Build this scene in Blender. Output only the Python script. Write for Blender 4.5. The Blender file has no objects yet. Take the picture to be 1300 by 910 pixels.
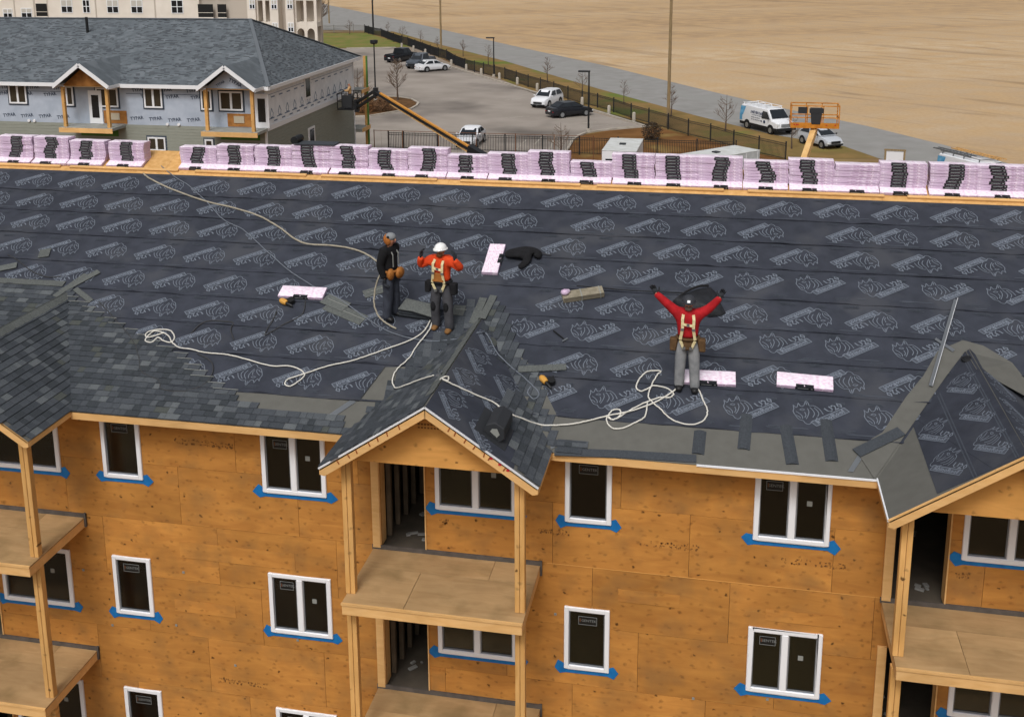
import bpy, bmesh, math, random
from math import sin, cos, pi, radians, sqrt, atan2
from mathutils import Vector, Matrix, Quaternion
random.seed(7)
RND = random.Random(11)
scn = bpy.context.scene
COL = scn.collection
V = Vector

# ---------------------------------------------------------------- camera
cam_d = bpy.data.cameras.new('camera'); cam = bpy.data.objects.new('camera', cam_d); COL.objects.link(cam)
yaw, pit, rol = -0.21031, -0.22551, -0.00951
fw = V((sin(yaw)*cos(pit), cos(yaw)*cos(pit), sin(pit))); rt = V((cos(yaw), -sin(yaw), 0)); up = rt.cross(fw)
rt2 = rt*cos(rol) + up*sin(rol); up2 = up*cos(rol) - rt*sin(rol)
CAM = V((0, -18.3965, 16.9984))
cam.matrix_world = Matrix(((rt2.x, up2.x, -fw.x, CAM.x), (rt2.y, up2.y, -fw.y, CAM.y), (rt2.z, up2.z, -fw.z, CAM.z), (0, 0, 0, 1)))
cam_d.sensor_width = 36; cam_d.lens = 1435.25/1300*36
cam_d.shift_x = (650-620.19)/1300; cam_d.shift_y = -(455-245.96)/1300
cam_d.clip_start = .1; cam_d.clip_end = 6000
scn.camera = cam
# ---------------------------------------------------------------- light: a bright overcast day
SUN_EL, SUN_AZ = 52, 186          # degrees; azimuth measured clockwise from +Y
world = bpy.data.worlds.new('World'); scn.world = world; world.use_nodes = True
wn, wl = world.node_tree.nodes, world.node_tree.links
sky = wn.new('ShaderNodeTexSky'); sky.sky_type = 'NISHITA'; sky.sun_disc = False
sky.sun_elevation = radians(SUN_EL); sky.sun_rotation = radians(SUN_AZ); sky.air_density = 1.0; sky.dust_density = 6; sky.ozone_density = 1
hs = wn.new('ShaderNodeHueSaturation'); hs.inputs['Saturation'].default_value = .26
bgn = wn['Background']; bgn.inputs['Strength'].default_value = .113
wl.new(sky.outputs[0], hs.inputs['Color']); wl.new(hs.outputs[0], bgn.inputs['Color'])
sd = bpy.data.lights.new('sun', 'SUN'); sd.energy = 1.3; sd.angle = radians(14); sd.color = (1, .995, .985)
so = bpy.data.objects.new('sun', sd); COL.objects.link(so)
sv = V((sin(radians(SUN_AZ))*cos(radians(SUN_EL)), cos(radians(SUN_AZ))*cos(radians(SUN_EL)), sin(radians(SUN_EL))))
so.rotation_euler = sv.to_track_quat('Z', 'Y').to_euler(); so.location = (0, -30, 60)
vs = scn.view_settings; vs.view_transform = 'Standard'; vs.look = 'None'; vs.exposure = 0.0; vs.gamma = 1
try: vs.use_curve_mapping = False
except Exception: pass

# ---------------------------------------------------------------- helpers: materials
def lin(h):
    h = h.lstrip('#'); c = [int(h[i:i+2], 16)/255 for i in (0, 2, 4)]
    return tuple(x/12.92 if x <= .04045 else ((x+.055)/1.055)**2.4 for x in c) + (1,)
def M(name, c1, c2=None, rough=.8, scale=4, stretch=(1, 1, 1), bump=0, bscale=40, metal=0, spec=.3, rand=0, detail=5, lo=.35, hi=.65, c3=None, s3=1, w3=.5):
    m = bpy.data.materials.new(name); m.use_nodes = True; n, l = m.node_tree.nodes, m.node_tree.links
    b = n['Principled BSDF']; b.inputs['Roughness'].default_value = rough; b.inputs['Metallic'].default_value = metal
    b.inputs['Specular IOR Level'].default_value = spec
    c1 = lin(c1) if isinstance(c1, str) else c1
    b.inputs['Base Color'].default_value = c1
    m.diffuse_color = c1
    tc = n.new('ShaderNodeTexCoord'); mp = n.new('ShaderNodeMapping'); mp.inputs['Scale'].default_value = stretch
    l.new(tc.outputs['Object'], mp.inputs['Vector']); out = None
    if c2:
        nz = n.new('ShaderNodeTexNoise'); nz.inputs['Scale'].default_value = scale; nz.inputs['Detail'].default_value = detail
        l.new(mp.outputs[0], nz.inputs['Vector'])
        mr = n.new('ShaderNodeMapRange'); mr.inputs['From Min'].default_value = lo; mr.inputs['From Max'].default_value = hi
        l.new(nz.outputs['Fac'], mr.inputs['Value'])
        mx = n.new('ShaderNodeMix'); mx.data_type = 'RGBA'; mx.inputs[6].default_value = c1; mx.inputs[7].default_value = lin(c2)
        l.new(mr.outputs[0], mx.inputs[0]); out = mx.outputs[2]
        if c3:
            nz3 = n.new('ShaderNodeTexNoise'); nz3.inputs['Scale'].default_value = s3; nz3.inputs['Detail'].default_value = 4
            l.new(tc.outputs['Object'], nz3.inputs['Vector'])
            mr3 = n.new('ShaderNodeMapRange'); mr3.inputs['From Min'].default_value = w3; mr3.inputs['From Max'].default_value = w3+.15
            l.new(nz3.outputs['Fac'], mr3.inputs['Value'])
            mx3 = n.new('ShaderNodeMix'); mx3.data_type = 'RGBA'; mx3.inputs[7].default_value = lin(c3)
            l.new(out, mx3.inputs[6]); l.new(mr3.outputs[0], mx3.inputs[0]); out = mx3.outputs[2]
    if rand:
        oi = n.new('ShaderNodeObjectInfo'); rr = n.new('ShaderNodeMapRange')
        rr.inputs['To Min'].default_value = 1-rand; rr.inputs['To Max'].default_value = 1+rand
        l.new(oi.outputs['Random'], rr.inputs['Value'])
        hv = n.new('ShaderNodeHueSaturation'); l.new(rr.outputs[0], hv.inputs['Value'])
        if out: l.new(out, hv.inputs['Color'])
        else: hv.inputs['Color'].default_value = c1
        out = hv.outputs[0]
    if out: l.new(out, b.inputs['Base Color'])
    if bump:
        nb = n.new('ShaderNodeTexNoise'); nb.inputs['Scale'].default_value = bscale; nb.inputs['Detail'].default_value = 4
        l.new(mp.outputs[0], nb.inputs['Vector'])
        bp = n.new('ShaderNodeBump'); bp.inputs['Strength'].default_value = bump; bp.inputs['Distance'].default_value = .02
        l.new(nb.outputs['Fac'], bp.inputs['Height']); l.new(bp.outputs[0], b.inputs['Normal'])
    return m
def plywood(name, ca, cb, knot='#3a2110', grain=(1.3, 6, 6), rand=.11, dirty=None, nails=True, knots=True):
    m = bpy.data.materials.new(name); m.use_nodes = True; n, l = m.node_tree.nodes, m.node_tree.links
    b = n['Principled BSDF']; b.inputs['Roughness'].default_value = .75; b.inputs['Specular IOR Level'].default_value = .2
    tc = n.new('ShaderNodeTexCoord'); oi = n.new('ShaderNodeObjectInfo')
    off = n.new('ShaderNodeVectorMath'); off.operation = 'SCALE'; off.inputs[0].default_value = (37, 11, 23); l.new(oi.outputs['Random'], off.inputs['Scale'])
    add = n.new('ShaderNodeVectorMath'); add.operation = 'ADD'; l.new(tc.outputs['Object'], add.inputs[0]); l.new(off.outputs[0], add.inputs[1])
    mp = n.new('ShaderNodeMapping'); mp.inputs['Scale'].default_value = grain; l.new(add.outputs[0], mp.inputs['Vector'])
    nz = n.new('ShaderNodeTexNoise'); nz.inputs['Scale'].default_value = 1.0; nz.inputs['Detail'].default_value = 7; nz.inputs['Distortion'].default_value = 1.0
    l.new(mp.outputs[0], nz.inputs['Vector'])
    mr = n.new('ShaderNodeMapRange'); mr.inputs['From Min'].default_value = .2; mr.inputs['From Max'].default_value = .8; l.new(nz.outputs['Fac'], mr.inputs['Value'])
    mx = n.new('ShaderNodeMix'); mx.data_type = 'RGBA'; mx.inputs[6].default_value = lin(ca); mx.inputs[7].default_value = lin(cb); l.new(mr.outputs[0], mx.inputs[0]); out = mx.outputs[2]
    wn_ = n.new('ShaderNodeTexNoise'); wn_.inputs['Scale'].default_value = 14; wn_.inputs['Detail'].default_value = 3; l.new(add.outputs[0], wn_.inputs['Vector'])
    wm = n.new('ShaderNodeVectorMath'); wm.operation = 'SCALE'; wm.inputs['Scale'].default_value = .09; l.new(wn_.outputs['Color'], wm.inputs[0])
    wv = n.new('ShaderNodeVectorMath'); wv.operation = 'ADD'; l.new(add.outputs[0], wv.inputs[0]); l.new(wm.outputs[0], wv.inputs[1])
    def spots(scale, stretch, r0, r1, colour, amt):
        nonlocal out
        m2 = n.new('ShaderNodeMapping'); m2.inputs['Scale'].default_value = stretch
        sp = n.new('ShaderNodeSeparateXYZ'); cb_ = n.new('ShaderNodeCombineXYZ'); l.new(wv.outputs[0], sp.inputs[0]); l.new(sp.outputs[0], cb_.inputs[0]); l.new(sp.outputs[2], cb_.inputs[1]); l.new(cb_.outputs[0], m2.inputs['Vector'])
        vo = n.new('ShaderNodeTexVoronoi'); vo.voronoi_dimensions = '2D'; vo.inputs['Scale'].default_value = scale; l.new(m2.outputs[0], vo.inputs['Vector'])
        r = n.new('ShaderNodeMapRange'); r.inputs['From Min'].default_value = r0; r.inputs['From Max'].default_value = r1; r.inputs['To Min'].default_value = amt; r.inputs['To Max'].default_value = 0
        l.new(vo.outputs['Distance'], r.inputs['Value'])
        x = n.new('ShaderNodeMix'); x.data_type = 'RGBA'; x.inputs[7].default_value = lin(colour); l.new(out, x.inputs[6]); l.new(r.outputs[0], x.inputs[0]); out = x.outputs[2]
    if knots:
        spots(2.6, (.9, 1.2, 1), .03, .11, knot, .38)
        spots(1.1, (1, 1.2, 1), .015, .04, '#2e1707', .8)
    if nails: spots(3.7, (.8, 1.3, 1), .0, .16, '#6a3c15', .4)
    nb = n.new('ShaderNodeTexNoise'); nb.inputs['Scale'].default_value = .9; nb.inputs['Detail'].default_value = 5; l.new(add.outputs[0], nb.inputs['Vector'])
    rb = n.new('ShaderNodeMapRange'); rb.inputs['From Min'].default_value = .3; rb.inputs['From Max'].default_value = .7; rb.inputs['To Min'].default_value = .85; rb.inputs['To Max'].default_value = 1.13; l.new(nb.outputs['Fac'], rb.inputs['Value'])
    rr = n.new('ShaderNodeMapRange'); rr.inputs['To Min'].default_value = 1-rand; rr.inputs['To Max'].default_value = 1+rand; l.new(oi.outputs['Random'], rr.inputs['Value'])
    mu = n.new('ShaderNodeMath'); mu.operation = 'MULTIPLY'; l.new(rb.outputs[0], mu.inputs[0]); l.new(rr.outputs[0], mu.inputs[1])
    hv = n.new('ShaderNodeHueSaturation'); l.new(mu.outputs[0], hv.inputs['Value']); l.new(out, hv.inputs['Color']); out = hv.outputs[0]
    if dirty:
        nd = n.new('ShaderNodeTexNoise'); nd.inputs['Scale'].default_value = 1.6; nd.inputs['Detail'].default_value = 7; l.new(add.outputs[0], nd.inputs['Vector'])
        rd = n.new('ShaderNodeMapRange'); rd.inputs['From Min'].default_value = .48; rd.inputs['From Max'].default_value = .72; rd.inputs['To Max'].default_value = .6; l.new(nd.outputs['Fac'], rd.inputs['Value'])
        x = n.new('ShaderNodeMix'); x.data_type = 'RGBA'; x.inputs[7].default_value = lin(dirty); l.new(out, x.inputs[6]); l.new(rd.outputs[0], x.inputs[0]); out = x.outputs[2]
    l.new(out, b.inputs['Base Color'])
    bp = n.new('ShaderNodeBump'); bp.inputs['Strength'].default_value = .15; bp.inputs['Distance'].default_value = .01; l.new(nz.outputs['Fac'], bp.inputs['Height']); l.new(bp.outputs[0], b.inputs['Normal'])
    return m
def glassmat(name, tint, refl=.12):
    m = bpy.data.materials.new(name); m.use_nodes = True; n, l = m.node_tree.nodes, m.node_tree.links
    n.remove(n['Principled BSDF']); o = n['Material Output']
    t = n.new('ShaderNodeBsdfTransparent'); t.inputs[0].default_value = tint
    g = n.new('ShaderNodeBsdfGlossy'); g.inputs['Roughness'].default_value = .12; g.inputs[0].default_value = (.9, .95, 1, 1)
    mx = n.new('ShaderNodeMixShader'); fr = n.new('ShaderNodeFresnel'); fr.inputs['IOR'].default_value = 1.6
    l.new(fr.outputs[0], mx.inputs[0]); l.new(t.outputs[0], mx.inputs[1]); l.new(g.outputs[0], mx.inputs[2]); l.new(mx.outputs[0], o.inputs['Surface'])
    return m

# ---------------------------------------------------------------- helpers: meshes and objects
class MB:
    def __init__(s): s.v = []; s.f = []; s.m = []
    def add(s, vs, fs, mi=0):
        o = len(s.v); s.v += [tuple(p) for p in vs]; s.f += [tuple(i+o for i in f) for f in fs]; s.m += [mi]*len(fs); return s
    def box(s, c, d, R=None, mi=0):
        c = V(c); hx, hy, hz = d[0]/2, d[1]/2, d[2]/2
        ps = [V((x*hx, y*hy, z*hz)) for z in (-1, 1) for y in (-1, 1) for x in (-1, 1)]
        if R: ps = [R @ p for p in ps]
        return s.add([p+c for p in ps], [(0, 2, 3, 1), (4, 5, 7, 6), (0, 1, 5, 4), (2, 6, 7, 3), (0, 4, 6, 2), (1, 3, 7, 5)], mi)
    def bb(s, a, b, mi=0):
        return s.box([(a[i]+b[i])/2 for i in range(3)], [abs(b[i]-a[i]) for i in range(3)], None, mi)
    def bar(s, p, q, w, h, upv=(0, 0, 1), mi=0):           # rectangular bar from p to q, w across, h along up
        p, q = V(p), V(q); d = q-p; L = d.length
        if L < 1e-6: return s
        x = d/L; u = V(upv); y = u.cross(x)
        if y.length < 1e-5: y = V((0, 1, 0)).cross(x)
        y.normalize(); z = x.cross(y)
        return s.box((p+q)/2, (L, w, h), Matrix((x, y, z)).transposed(), mi)
    def tube(s, pts, r, n=6, mi=0, caps=True):
        pts = [V(p) for p in pts]; k = len(pts); rs = r if isinstance(r, (list, tuple)) else [r]*k
        o = len(s.v); pu = None
        for i, p in enumerate(pts):
            t = (pts[min(i+1, k-1)]-pts[max(i-1, 0)])
            if t.length < 1e-9: t = V((0, 0, 1))
            t.normalize()
            if pu is None:
                u = t.cross(V((0, 0, 1)) if abs(t.z) < .9 else V((1, 0, 0)))
            else: u = pu-t*pu.dot(t)
            u.normalize(); w = t.cross(u); pu = u
            for j in range(n):
                a = 2*pi*j/n; s.v.append(tuple(p+(u*cos(a)+w*sin(a))*rs[i]))
        for i in range(k-1):
            for j in range(n):
                s.f.append((o+i*n+j, o+i*n+(j+1) % n, o+(i+1)*n+(j+1) % n, o+(i+1)*n+j)); s.m.append(mi)
        if caps:
            s.f.append(tuple(o+j for j in reversed(range(n)))); s.m.append(mi)
            s.f.append(tuple(o+(k-1)*n+j for j in range(n))); s.m.append(mi)
        return s
    def ell(s, c, r, n=10, k=6, mi=0, R=None):
        c = V(c); vs = []; fs = []
        for i in range(k+1):
            a = pi*i/k
            for j in range(n):
                b = 2*pi*j/n; p = V((r[0]*sin(a)*cos(b), r[1]*sin(a)*sin(b), r[2]*cos(a)))
                vs.append((R @ p if R else p)+c)
        for i in range(k):
            for j in range(n): fs.append((i*n+j, (i+1)*n+j, (i+1)*n+(j+1) % n, i*n+(j+1) % n))
        return s.add(vs, fs, mi)
    def prism(s, poly, d, mi=0):                           # planar polygon (3-D points) extruded by vector d
        n = len(poly); d = V(d); ps = [V(p) for p in poly]; vs = ps+[p+d for p in ps]
        nv = (ps[1]-ps[0]).cross(ps[2]-ps[0])
        A = sum((((ps[i]-ps[0]).cross(ps[(i+1) % n]-ps[0])) for i in range(n)), V((0, 0, 0)))
        fl = A.dot(d) > 0
        a = tuple(range(n)); fs = [tuple(reversed(a)), tuple(n+i for i in a)] if fl else [a, tuple(n+i for i in reversed(a))]
        for i in range(n):
            q = (i, (i+1) % n, n+(i+1) % n, n+i); fs.append(q if fl else q[::-1])
        return s.add(vs, fs, mi)
    def face(s, poly, mi=0): return s.add(poly, [tuple(range(len(poly)))], mi)
    def merge(s, o, mat=None, mi=None):
        vs = [mat @ V(p) for p in o.v] if mat else o.v
        k = len(s.v); s.v += [tuple(p) for p in vs]; s.f += [tuple(i+k for i in f) for f in o.f]; s.m += ([mi]*len(o.f) if mi is not None else o.m); return s
    def mesh(s, name, mats, smooth=False, bevel=0):
        me = bpy.data.meshes.new(name); me.from_pydata(s.v, [], s.f)
        for m in (mats if isinstance(mats, (list, tuple)) else [mats]): me.materials.append(m)
        me.polygons.foreach_set('material_index', s.m)
        if bevel:
            b = bmesh.new(); b.from_mesh(me); bmesh.ops.remove_doubles(b, verts=b.verts, dist=1e-5)
            bmesh.ops.bevel(b, geom=[e for e in b.edges if e.is_manifold and e.calc_face_angle(0) > .6], offset=bevel, segments=1, affect='EDGES'); b.to_mesh(me); b.free()
        if smooth:
            me.polygons.foreach_set('use_smooth', [True]*len(me.polygons))
            try: me.set_sharp_from_angle(angle=radians(35 if smooth is True else smooth))
            except Exception: pass
        me.update(); return me
def tag(o, label=None, cat=None, group=None, kind=None):
    for k, v in (('label', label), ('category', cat), ('group', group), ('kind', kind)):
        if v: o[k] = v
    return o
def link(name, me, parent=None, mat=None):
    o = bpy.data.objects.new(name, me); COL.objects.link(o)
    if mat is not None: o.matrix_world = mat
    if parent is not None: o.parent = parent
    return o
def obj(name, mb, mats, parent=None, smooth=False, bevel=0, label=None, cat=None, group=None, kind=None):
    """mesh in the frame of its parent"""
    o = link(name, mb.mesh(name, mats, smooth, bevel), parent); return tag(o, label, cat, group, kind)
def thing(name, label, cat, loc=(0, 0, 0), rz=0, group=None):
    o = bpy.data.objects.new(name, None); COL.objects.link(o); o.empty_display_size = .3
    o.location = loc; o.rotation_euler = (0, 0, rz); return tag(o, label, cat, group)
KIDS = {}
def copy_tree(o, parent=None):
    c = o.copy(); COL.objects.link(c)
    if parent is not None: c.parent = parent
    for ch in list(o.children): copy_tree(ch, c)
    return c
def text_mb(txt, size, res=1, thick=0, bold=0):
    cu = bpy.data.curves.new('t', 'FONT'); cu.body = txt; cu.size = size; cu.resolution_u = res; cu.align_x = 'CENTER'; cu.align_y = 'CENTER'; cu.offset = bold
    o = bpy.data.objects.new('t', cu); COL.objects.link(o)
    me = bpy.data.meshes.new_from_object(o.evaluated_get(bpy.context.evaluated_depsgraph_get()))
    mb = MB(); mb.add([v.co for v in me.vertices], [tuple(p.vertices) for p in me.polygons])
    bpy.data.objects.remove(o); bpy.data.curves.remove(cu); bpy.data.meshes.remove(me); return mb
def frame(o, x, y, z=None):
    x, y = V(x).normalized(), V(y).normalized(); z = V(z).normalized() if z is not None else x.cross(y).normalized()
    return Matrix(((x.x, y.x, z.x, o[0]), (x.y, y.y, z.y, o[1]), (x.z, y.z, z.z, o[2]), (0, 0, 0, 1)))
def inpoly(p, poly):
    x, y = p[0], p[1]; c = False; n = len(poly)
    for i in range(n):
        a, b = poly[i], poly[i-1]
        if (a[1] > y) != (b[1] > y) and x < (b[0]-a[0])*(y-a[1])/(b[1]-a[1])+a[0]: c = not c
    return c
def spline(pts, n=6):                                      # Catmull-Rom through points
    P = [V(p) for p in pts]; out = []
    for i in range(len(P)-1):
        a, b, c, d = P[max(i-1, 0)], P[i], P[i+1], P[min(i+2, len(P)-1)]
        for k in range(n):
            t = k/n; out.append(.5*((2*b)+(c-a)*t+(2*a-5*b+4*c-d)*t*t+(3*b-a-3*c+d)*t**3))
    out.append(P[-1]); return out
ORD = 'first second third fourth fifth sixth seventh eighth ninth tenth eleventh twelfth thirteenth fourteenth fifteenth sixteenth seventeenth eighteenth nineteenth twentieth twenty-first twenty-second twenty-third twenty-fourth twenty-fifth twenty-sixth twenty-seventh twenty-eighth twenty-ninth thirtieth thirty-first thirty-second thirty-third thirty-fourth thirty-fifth thirty-sixth thirty-seventh thirty-eighth thirty-ninth fortieth forty-first forty-second forty-third forty-fourth'.split()

# ---------------------------------------------------------------- the main roof, as numbers
S_ = 0.4071989; K_ = sqrt(1+S_*S_); YE, ZE = -0.5488, 8.2712
GM, GA, GP, GHW, GY = -4.61413, 9.52997, 0.666277, 1.867526, -1.9055
GZ = GA-GP*GHW; GC = 1/sqrt(1+GP*GP); GSN = GP*GC; YPK = YE+(GA-ZE)/S_
GDX = (-9.1861, 0.0, 9.109)
RN = V((0, -S_, 1)).normalized(); RU = V((0, 1, S_)).normalized()
YR = 7.78; XL, XR = -21.0, 10.2
def zmain(y): return ZE+S_*(y-YE)
def rp(x, t, h=0): y = t/K_; return V((x, y, zmain(y)))+RN*h         # a point on the main slope, h above it
def gp(dx, sg, y, v, h=0):                                             # a point on a gable face, v down from its ridge
    return V((GM+dx+sg*v*GC, y, GA-v*GSN))+V((sg*GSN, 0, GC))*h

# ---------------------------------------------------------------- materials
m_ply = plywood('plywood', '#c08742', '#a46d34', dirty='#84613a')
m_gply = plywood('gable_plywood', '#d29a55', '#bb8645', nails=False)
m_deck = plywood('deck_plywood', '#b3946a', '#9b7c55', dirty='#76613f', nails=False, knots=False)
m_lum = plywood('lumber', '#dcb27a', '#cc9e62', grain=(2, 9, 9), rand=.06, knots=False, nails=False)
m_post = plywood('post_lumber', '#d8aa6c', '#c08f50', grain=(9, 9, 1.2), rand=.08, nails=False)
m_osb = M('osb', '#d2a56a', '#c09256', scale=9, rough=.85, rand=.05)
m_und = M('underlayment', '#3a3d46', '#32353d', scale=3, rough=.8, bump=.25, bscale=9, spec=.15, rand=.08, c3='#42444a', s3=.9, w3=.52)
m_pr1 = M('print_bright', '#767d88', '#616873', scale=40, rough=.8, lo=.3, hi=.75)
m_pr2 = M('print_dim', '#474c55', '#3b4048', scale=30, rough=.8)
m_pr3 = M('print_fill', '#464b54', rough=.8)
m_mem = M('membrane', '#605f5a', '#5b5a55', scale=5, rough=.9, bump=.15, bscale=60)
m_cap = M('cap_shingle', '#5f625f', '#4f5251', scale=30, rough=.9, rand=.1)
m_dcap = M('dark_shingle', '#3f4348', '#363a3f', scale=30, rough=.85, rand=.1)
SH = [M('shingle_grey_%s' % n_, a, b, scale=45, rough=.95, spec=.15, detail=3, bump=.4, bscale=160) for n_, a, b in
      (('dark', '#3e4246', '#35393d'), ('slate', '#44484d', '#3a3e43'), ('mid', '#4c5055', '#42464b'), ('ash', '#565a5e', '#4b4f53'), ('pale', '#636769', '#575b5e'), ('olive', '#505350', '#464946'))]
m_white = M('white_vinyl', '#e4e5e8', rough=.4, spec=.4)
m_drip = M('white_metal_edge', '#d4d5d8', rough=.4)
m_tape = M('blue_flashing_tape', '#166fae', '#1262a0', scale=6, rough=.55)
m_glass = glassmat('window_glass', (.42, .45, .45, 1))
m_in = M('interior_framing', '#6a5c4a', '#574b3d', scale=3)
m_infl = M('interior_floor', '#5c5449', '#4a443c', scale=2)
m_inw = M('interior_board', '#8b8a86', rough=.9)
m_stk = M('sticker_dark', '#181817', rough=.5); m_stp = M('sticker_print', '#7a7d7c', rough=.6); m_sto = M('sticker_orange', '#5c3a26')
m_sash = M('sash_grey', '#77797c', rough=.5); m_stw = M('sticker_white', '#858782')
m_black = M('black_rubber', '#17181a', rough=.6); m_dark = M('dark_grey', '#2c2e31', rough=.6)
m_zinc = M('galvanised_metal', '#868a8e', rough=.4, metal=.7)
m_ink = M('stamp_ink', '#7a522a'); m_ink2 = M('marker_brown', '#8a4a22'); m_red = M('red_mark', '#b3202c')
m_pink = M('pink_wrap', '#cfbbd0', '#bda2bd', scale=7, stretch=(1, 1, 6), rough=.45, spec=.4, lo=.3, hi=.7, c3='#e7d9e5', s3=9, w3=.52)
m_pink2 = M('pink_print_lit_top', '#ebe0ea', '#dbbad0', scale=16, stretch=(1, 3, 3), rough=.45, lo=.5, hi=.62)  # streaked print, whitened on top faces to paint in light from above
m_pinkd = M('pink_ink', '#a06d97'); m_lblk = M('black_label', '#1d1f22', rough=.4); m_lblp = M('label_print', '#8e9293')
m_wrope = M('white_rope', '#d6d3cb', '#c4c0b6', scale=80); m_trope = M('tan_hose', '#a59d8c', '#938b7b', scale=20)
m_bhose = M('blue_grey_hose', '#6a7079'); m_khose = M('dark_hose', '#3a3a3b')

# ================================================================ THE BUILDING UNDER CONSTRUCTION
bld = thing('apartment_building', 'long three storey building under construction with bare plywood walls and a black papered roof', 'building')
WX0, WX1, WTH = -20.6, 10.0, .03
H3, H2, FL3, FL2, FL1 = 6.70, 3.712, 5.77, 2.782, -.206
STY = 2.9876
WIN = []    # x, z, w, h, panes
for st in (3, 2, 1):
    zz = H3-(3-st)*STY
    WIN += [(-11.689, zz, .835, 1.285, 1), (-8.364, zz, 1.277, 1.285, 2), (-2.576, zz, .835, 1.285, 1), (.717, zz, 1.277, 1.285, 2)]
    for g in GDX: WIN.append((-4.98+g-(.06 if g < 0 else 0), zz, 1.52 if g >= 0 else 1.6, 1.285, 2))
for st in (3, 2, 1):
    for g in (-18.3,): WIN.append((-11.689-4.0, H3-(3-st)*STY, .835, 1.285, 1))
DOORS = [(-6.04+g, f, .85, 2.1) for g in GDX for f in (FL3, FL2, FL1)]
HOLES = [(x+.04, z+.04, x+w-.04, z+h-.04) for x, z, w, h, p in WIN]+[(x, z, x+w, z+h) for x, z, w, h in DOORS]
wall = obj('wall', MB().bb((WX0, .14, -.4), (WX0+.1, 13, 8.3)).bb((WX1-.1, .14, -.4), (WX1, 13, 8.3)).bb((WX0, 13, -.4), (WX1, 13.1, 8.3)), m_ply, bld)
def panel_mb(x0, x1, z0, z1, holes, y=0, th=WTH):
    g = .003; x0 += g; x1 -= g; z0 += g; z1 -= g
    hs_ = [h for h in holes if h[0] < x1 and h[2] > x0 and h[1] < z1 and h[3] > z0]
    xs = sorted({x0, x1, *[min(max(v, x0), x1) for h in hs_ for v in (h[0], h[2])]}); zs = sorted({z0, z1, *[min(max(v, z0), z1) for h in hs_ for v in (h[1], h[3])]})
    inside = lambda i, k: any(h[0]-1e-6 <= xs[i] and xs[i+1] <= h[2]+1e-6 and h[1]-1e-6 <= zs[k] and zs[k+1] <= h[3]+1e-6 for h in hs_)
    nx, nz = len(xs)-1, len(zs)-1; full = {(i, k) for i in range(nx) for k in range(nz) if not inside(i, k)}
    if not full: return []
    left = set(full); res = []
    while left:
        st_ = [left.pop()]; comp = set(st_)
        while st_:
            i, k = st_.pop()
            for q in ((i+1, k), (i-1, k), (i, k+1), (i, k-1)):
                if q in left: left.discard(q); comp.add(q); st_.append(q)
        res.append(panel_cells(xs, zs, comp, y, th))
    return res
def panel_cells(xs, zs, full, y, th):
    mb = MB()
    for i, k in full:
        a, b, c, e = xs[i], xs[i+1], zs[k], zs[k+1]
        mb.face([(a, y, c), (b, y, c), (b, y, e), (a, y, e)]); mb.face([(a, y+th, c), (a, y+th, e), (b, y+th, e), (b, y+th, c)])
        if (i-1, k) not in full: mb.face([(a, y, c), (a, y, e), (a, y+th, e), (a, y+th, c)])
        if (i+1, k) not in full: mb.face([(b, y, c), (b, y+th, c), (b, y+th, e), (b, y, e)])
        if (i, k-1) not in full: mb.face([(a, y, c), (a, y+th, c), (b, y+th, c), (b, y, c)])
        if (i, k+1) not in full: mb.face([(a, y, e), (b, y, e), (b, y+th, e), (a, y+th, e)])
    return mb
ROWS = [-.4, .93, 2.15, 3.37, 4.6, 5.82, 7.04, 8.42]
ROFF = [0, 1.22, .4, 1.6, .75, 0.02, 1.24]
for r in range(7):
    x = WX0-2.44+((-5.26+ROFF[r]-WX0) % 2.44)
    while x < WX1:
        a, b = max(x, WX0), min(x+2.44, WX1)
        if b-a > .05:
            for mb in panel_mb(a, b, ROWS[r], ROWS[r+1], HOLES, y=RND.uniform(-.002, .002)): obj('plywood_panel', mb, m_ply, wall)
        x += 2.44
# floor line bead and small wall things
obj('floor_line_strip', MB().bb((-2.9, -.006, 5.812), (2.9, -.002, 5.826)), m_gply, wall)
for x, z, w, h in ((-10.2, 5.1, 2.4, .35), (-10.4, 3.9, 1.3, .26), (1.0, 5.15, 1.3, .22), (-1.6, 5.2, 1.1, .25)):
    obj('patch_board', MB().bb((x, -.009, z), (x+w, -.004, z+h)), m_ply, wall)
for p in [(-12.362,0,4.575),(-10.159,0,4.78),(-11.824,0,3.393),(-10.404,0,3.577),(-7.829,0,3.58),(-9.182,0,2.833),(-2.743,0,4.795),(-0.199,0,3.394),(1.106,-0,3.568)]:
    obj('wall_clip', MB().box((p[0], -.008, p[2]), (.045, .01, .045)), m_stw, wall)
# stamped ink on the panels: unreadable smudges of print
ink = MB()
for p, n, sc in (((-9.474,0,7.615), 17, .07), ((-0.706,0,6.447), 15, .07), ((1.788,0,6.377), 15, .07), ((-2.75,0,6.488), 9, .06), ((-4.805,0,6.474), 4, .05), ((4.204,0,6.42), 4, .05), ((-9.019,0,2.48), 16, .06), ((-6.219,0,2.617), 6, .05)):
    for i in range(n):
        for j in range(2):
            if RND.random() < .8:
                x = p[0]+(i-n/2)*sc*1.05; z = p[2]-j*sc*1.0
                [ink.box((x+RND.uniform(-.035, .035), -.0055, z+RND.uniform(-.02, .02)), (RND.choice((.008, .012, .03)), .002, RND.choice((.008, .02, .035)))) for _ in range(3)]
obj('panel_stamp', ink, m_ink, wall, kind='stuff')
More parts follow.
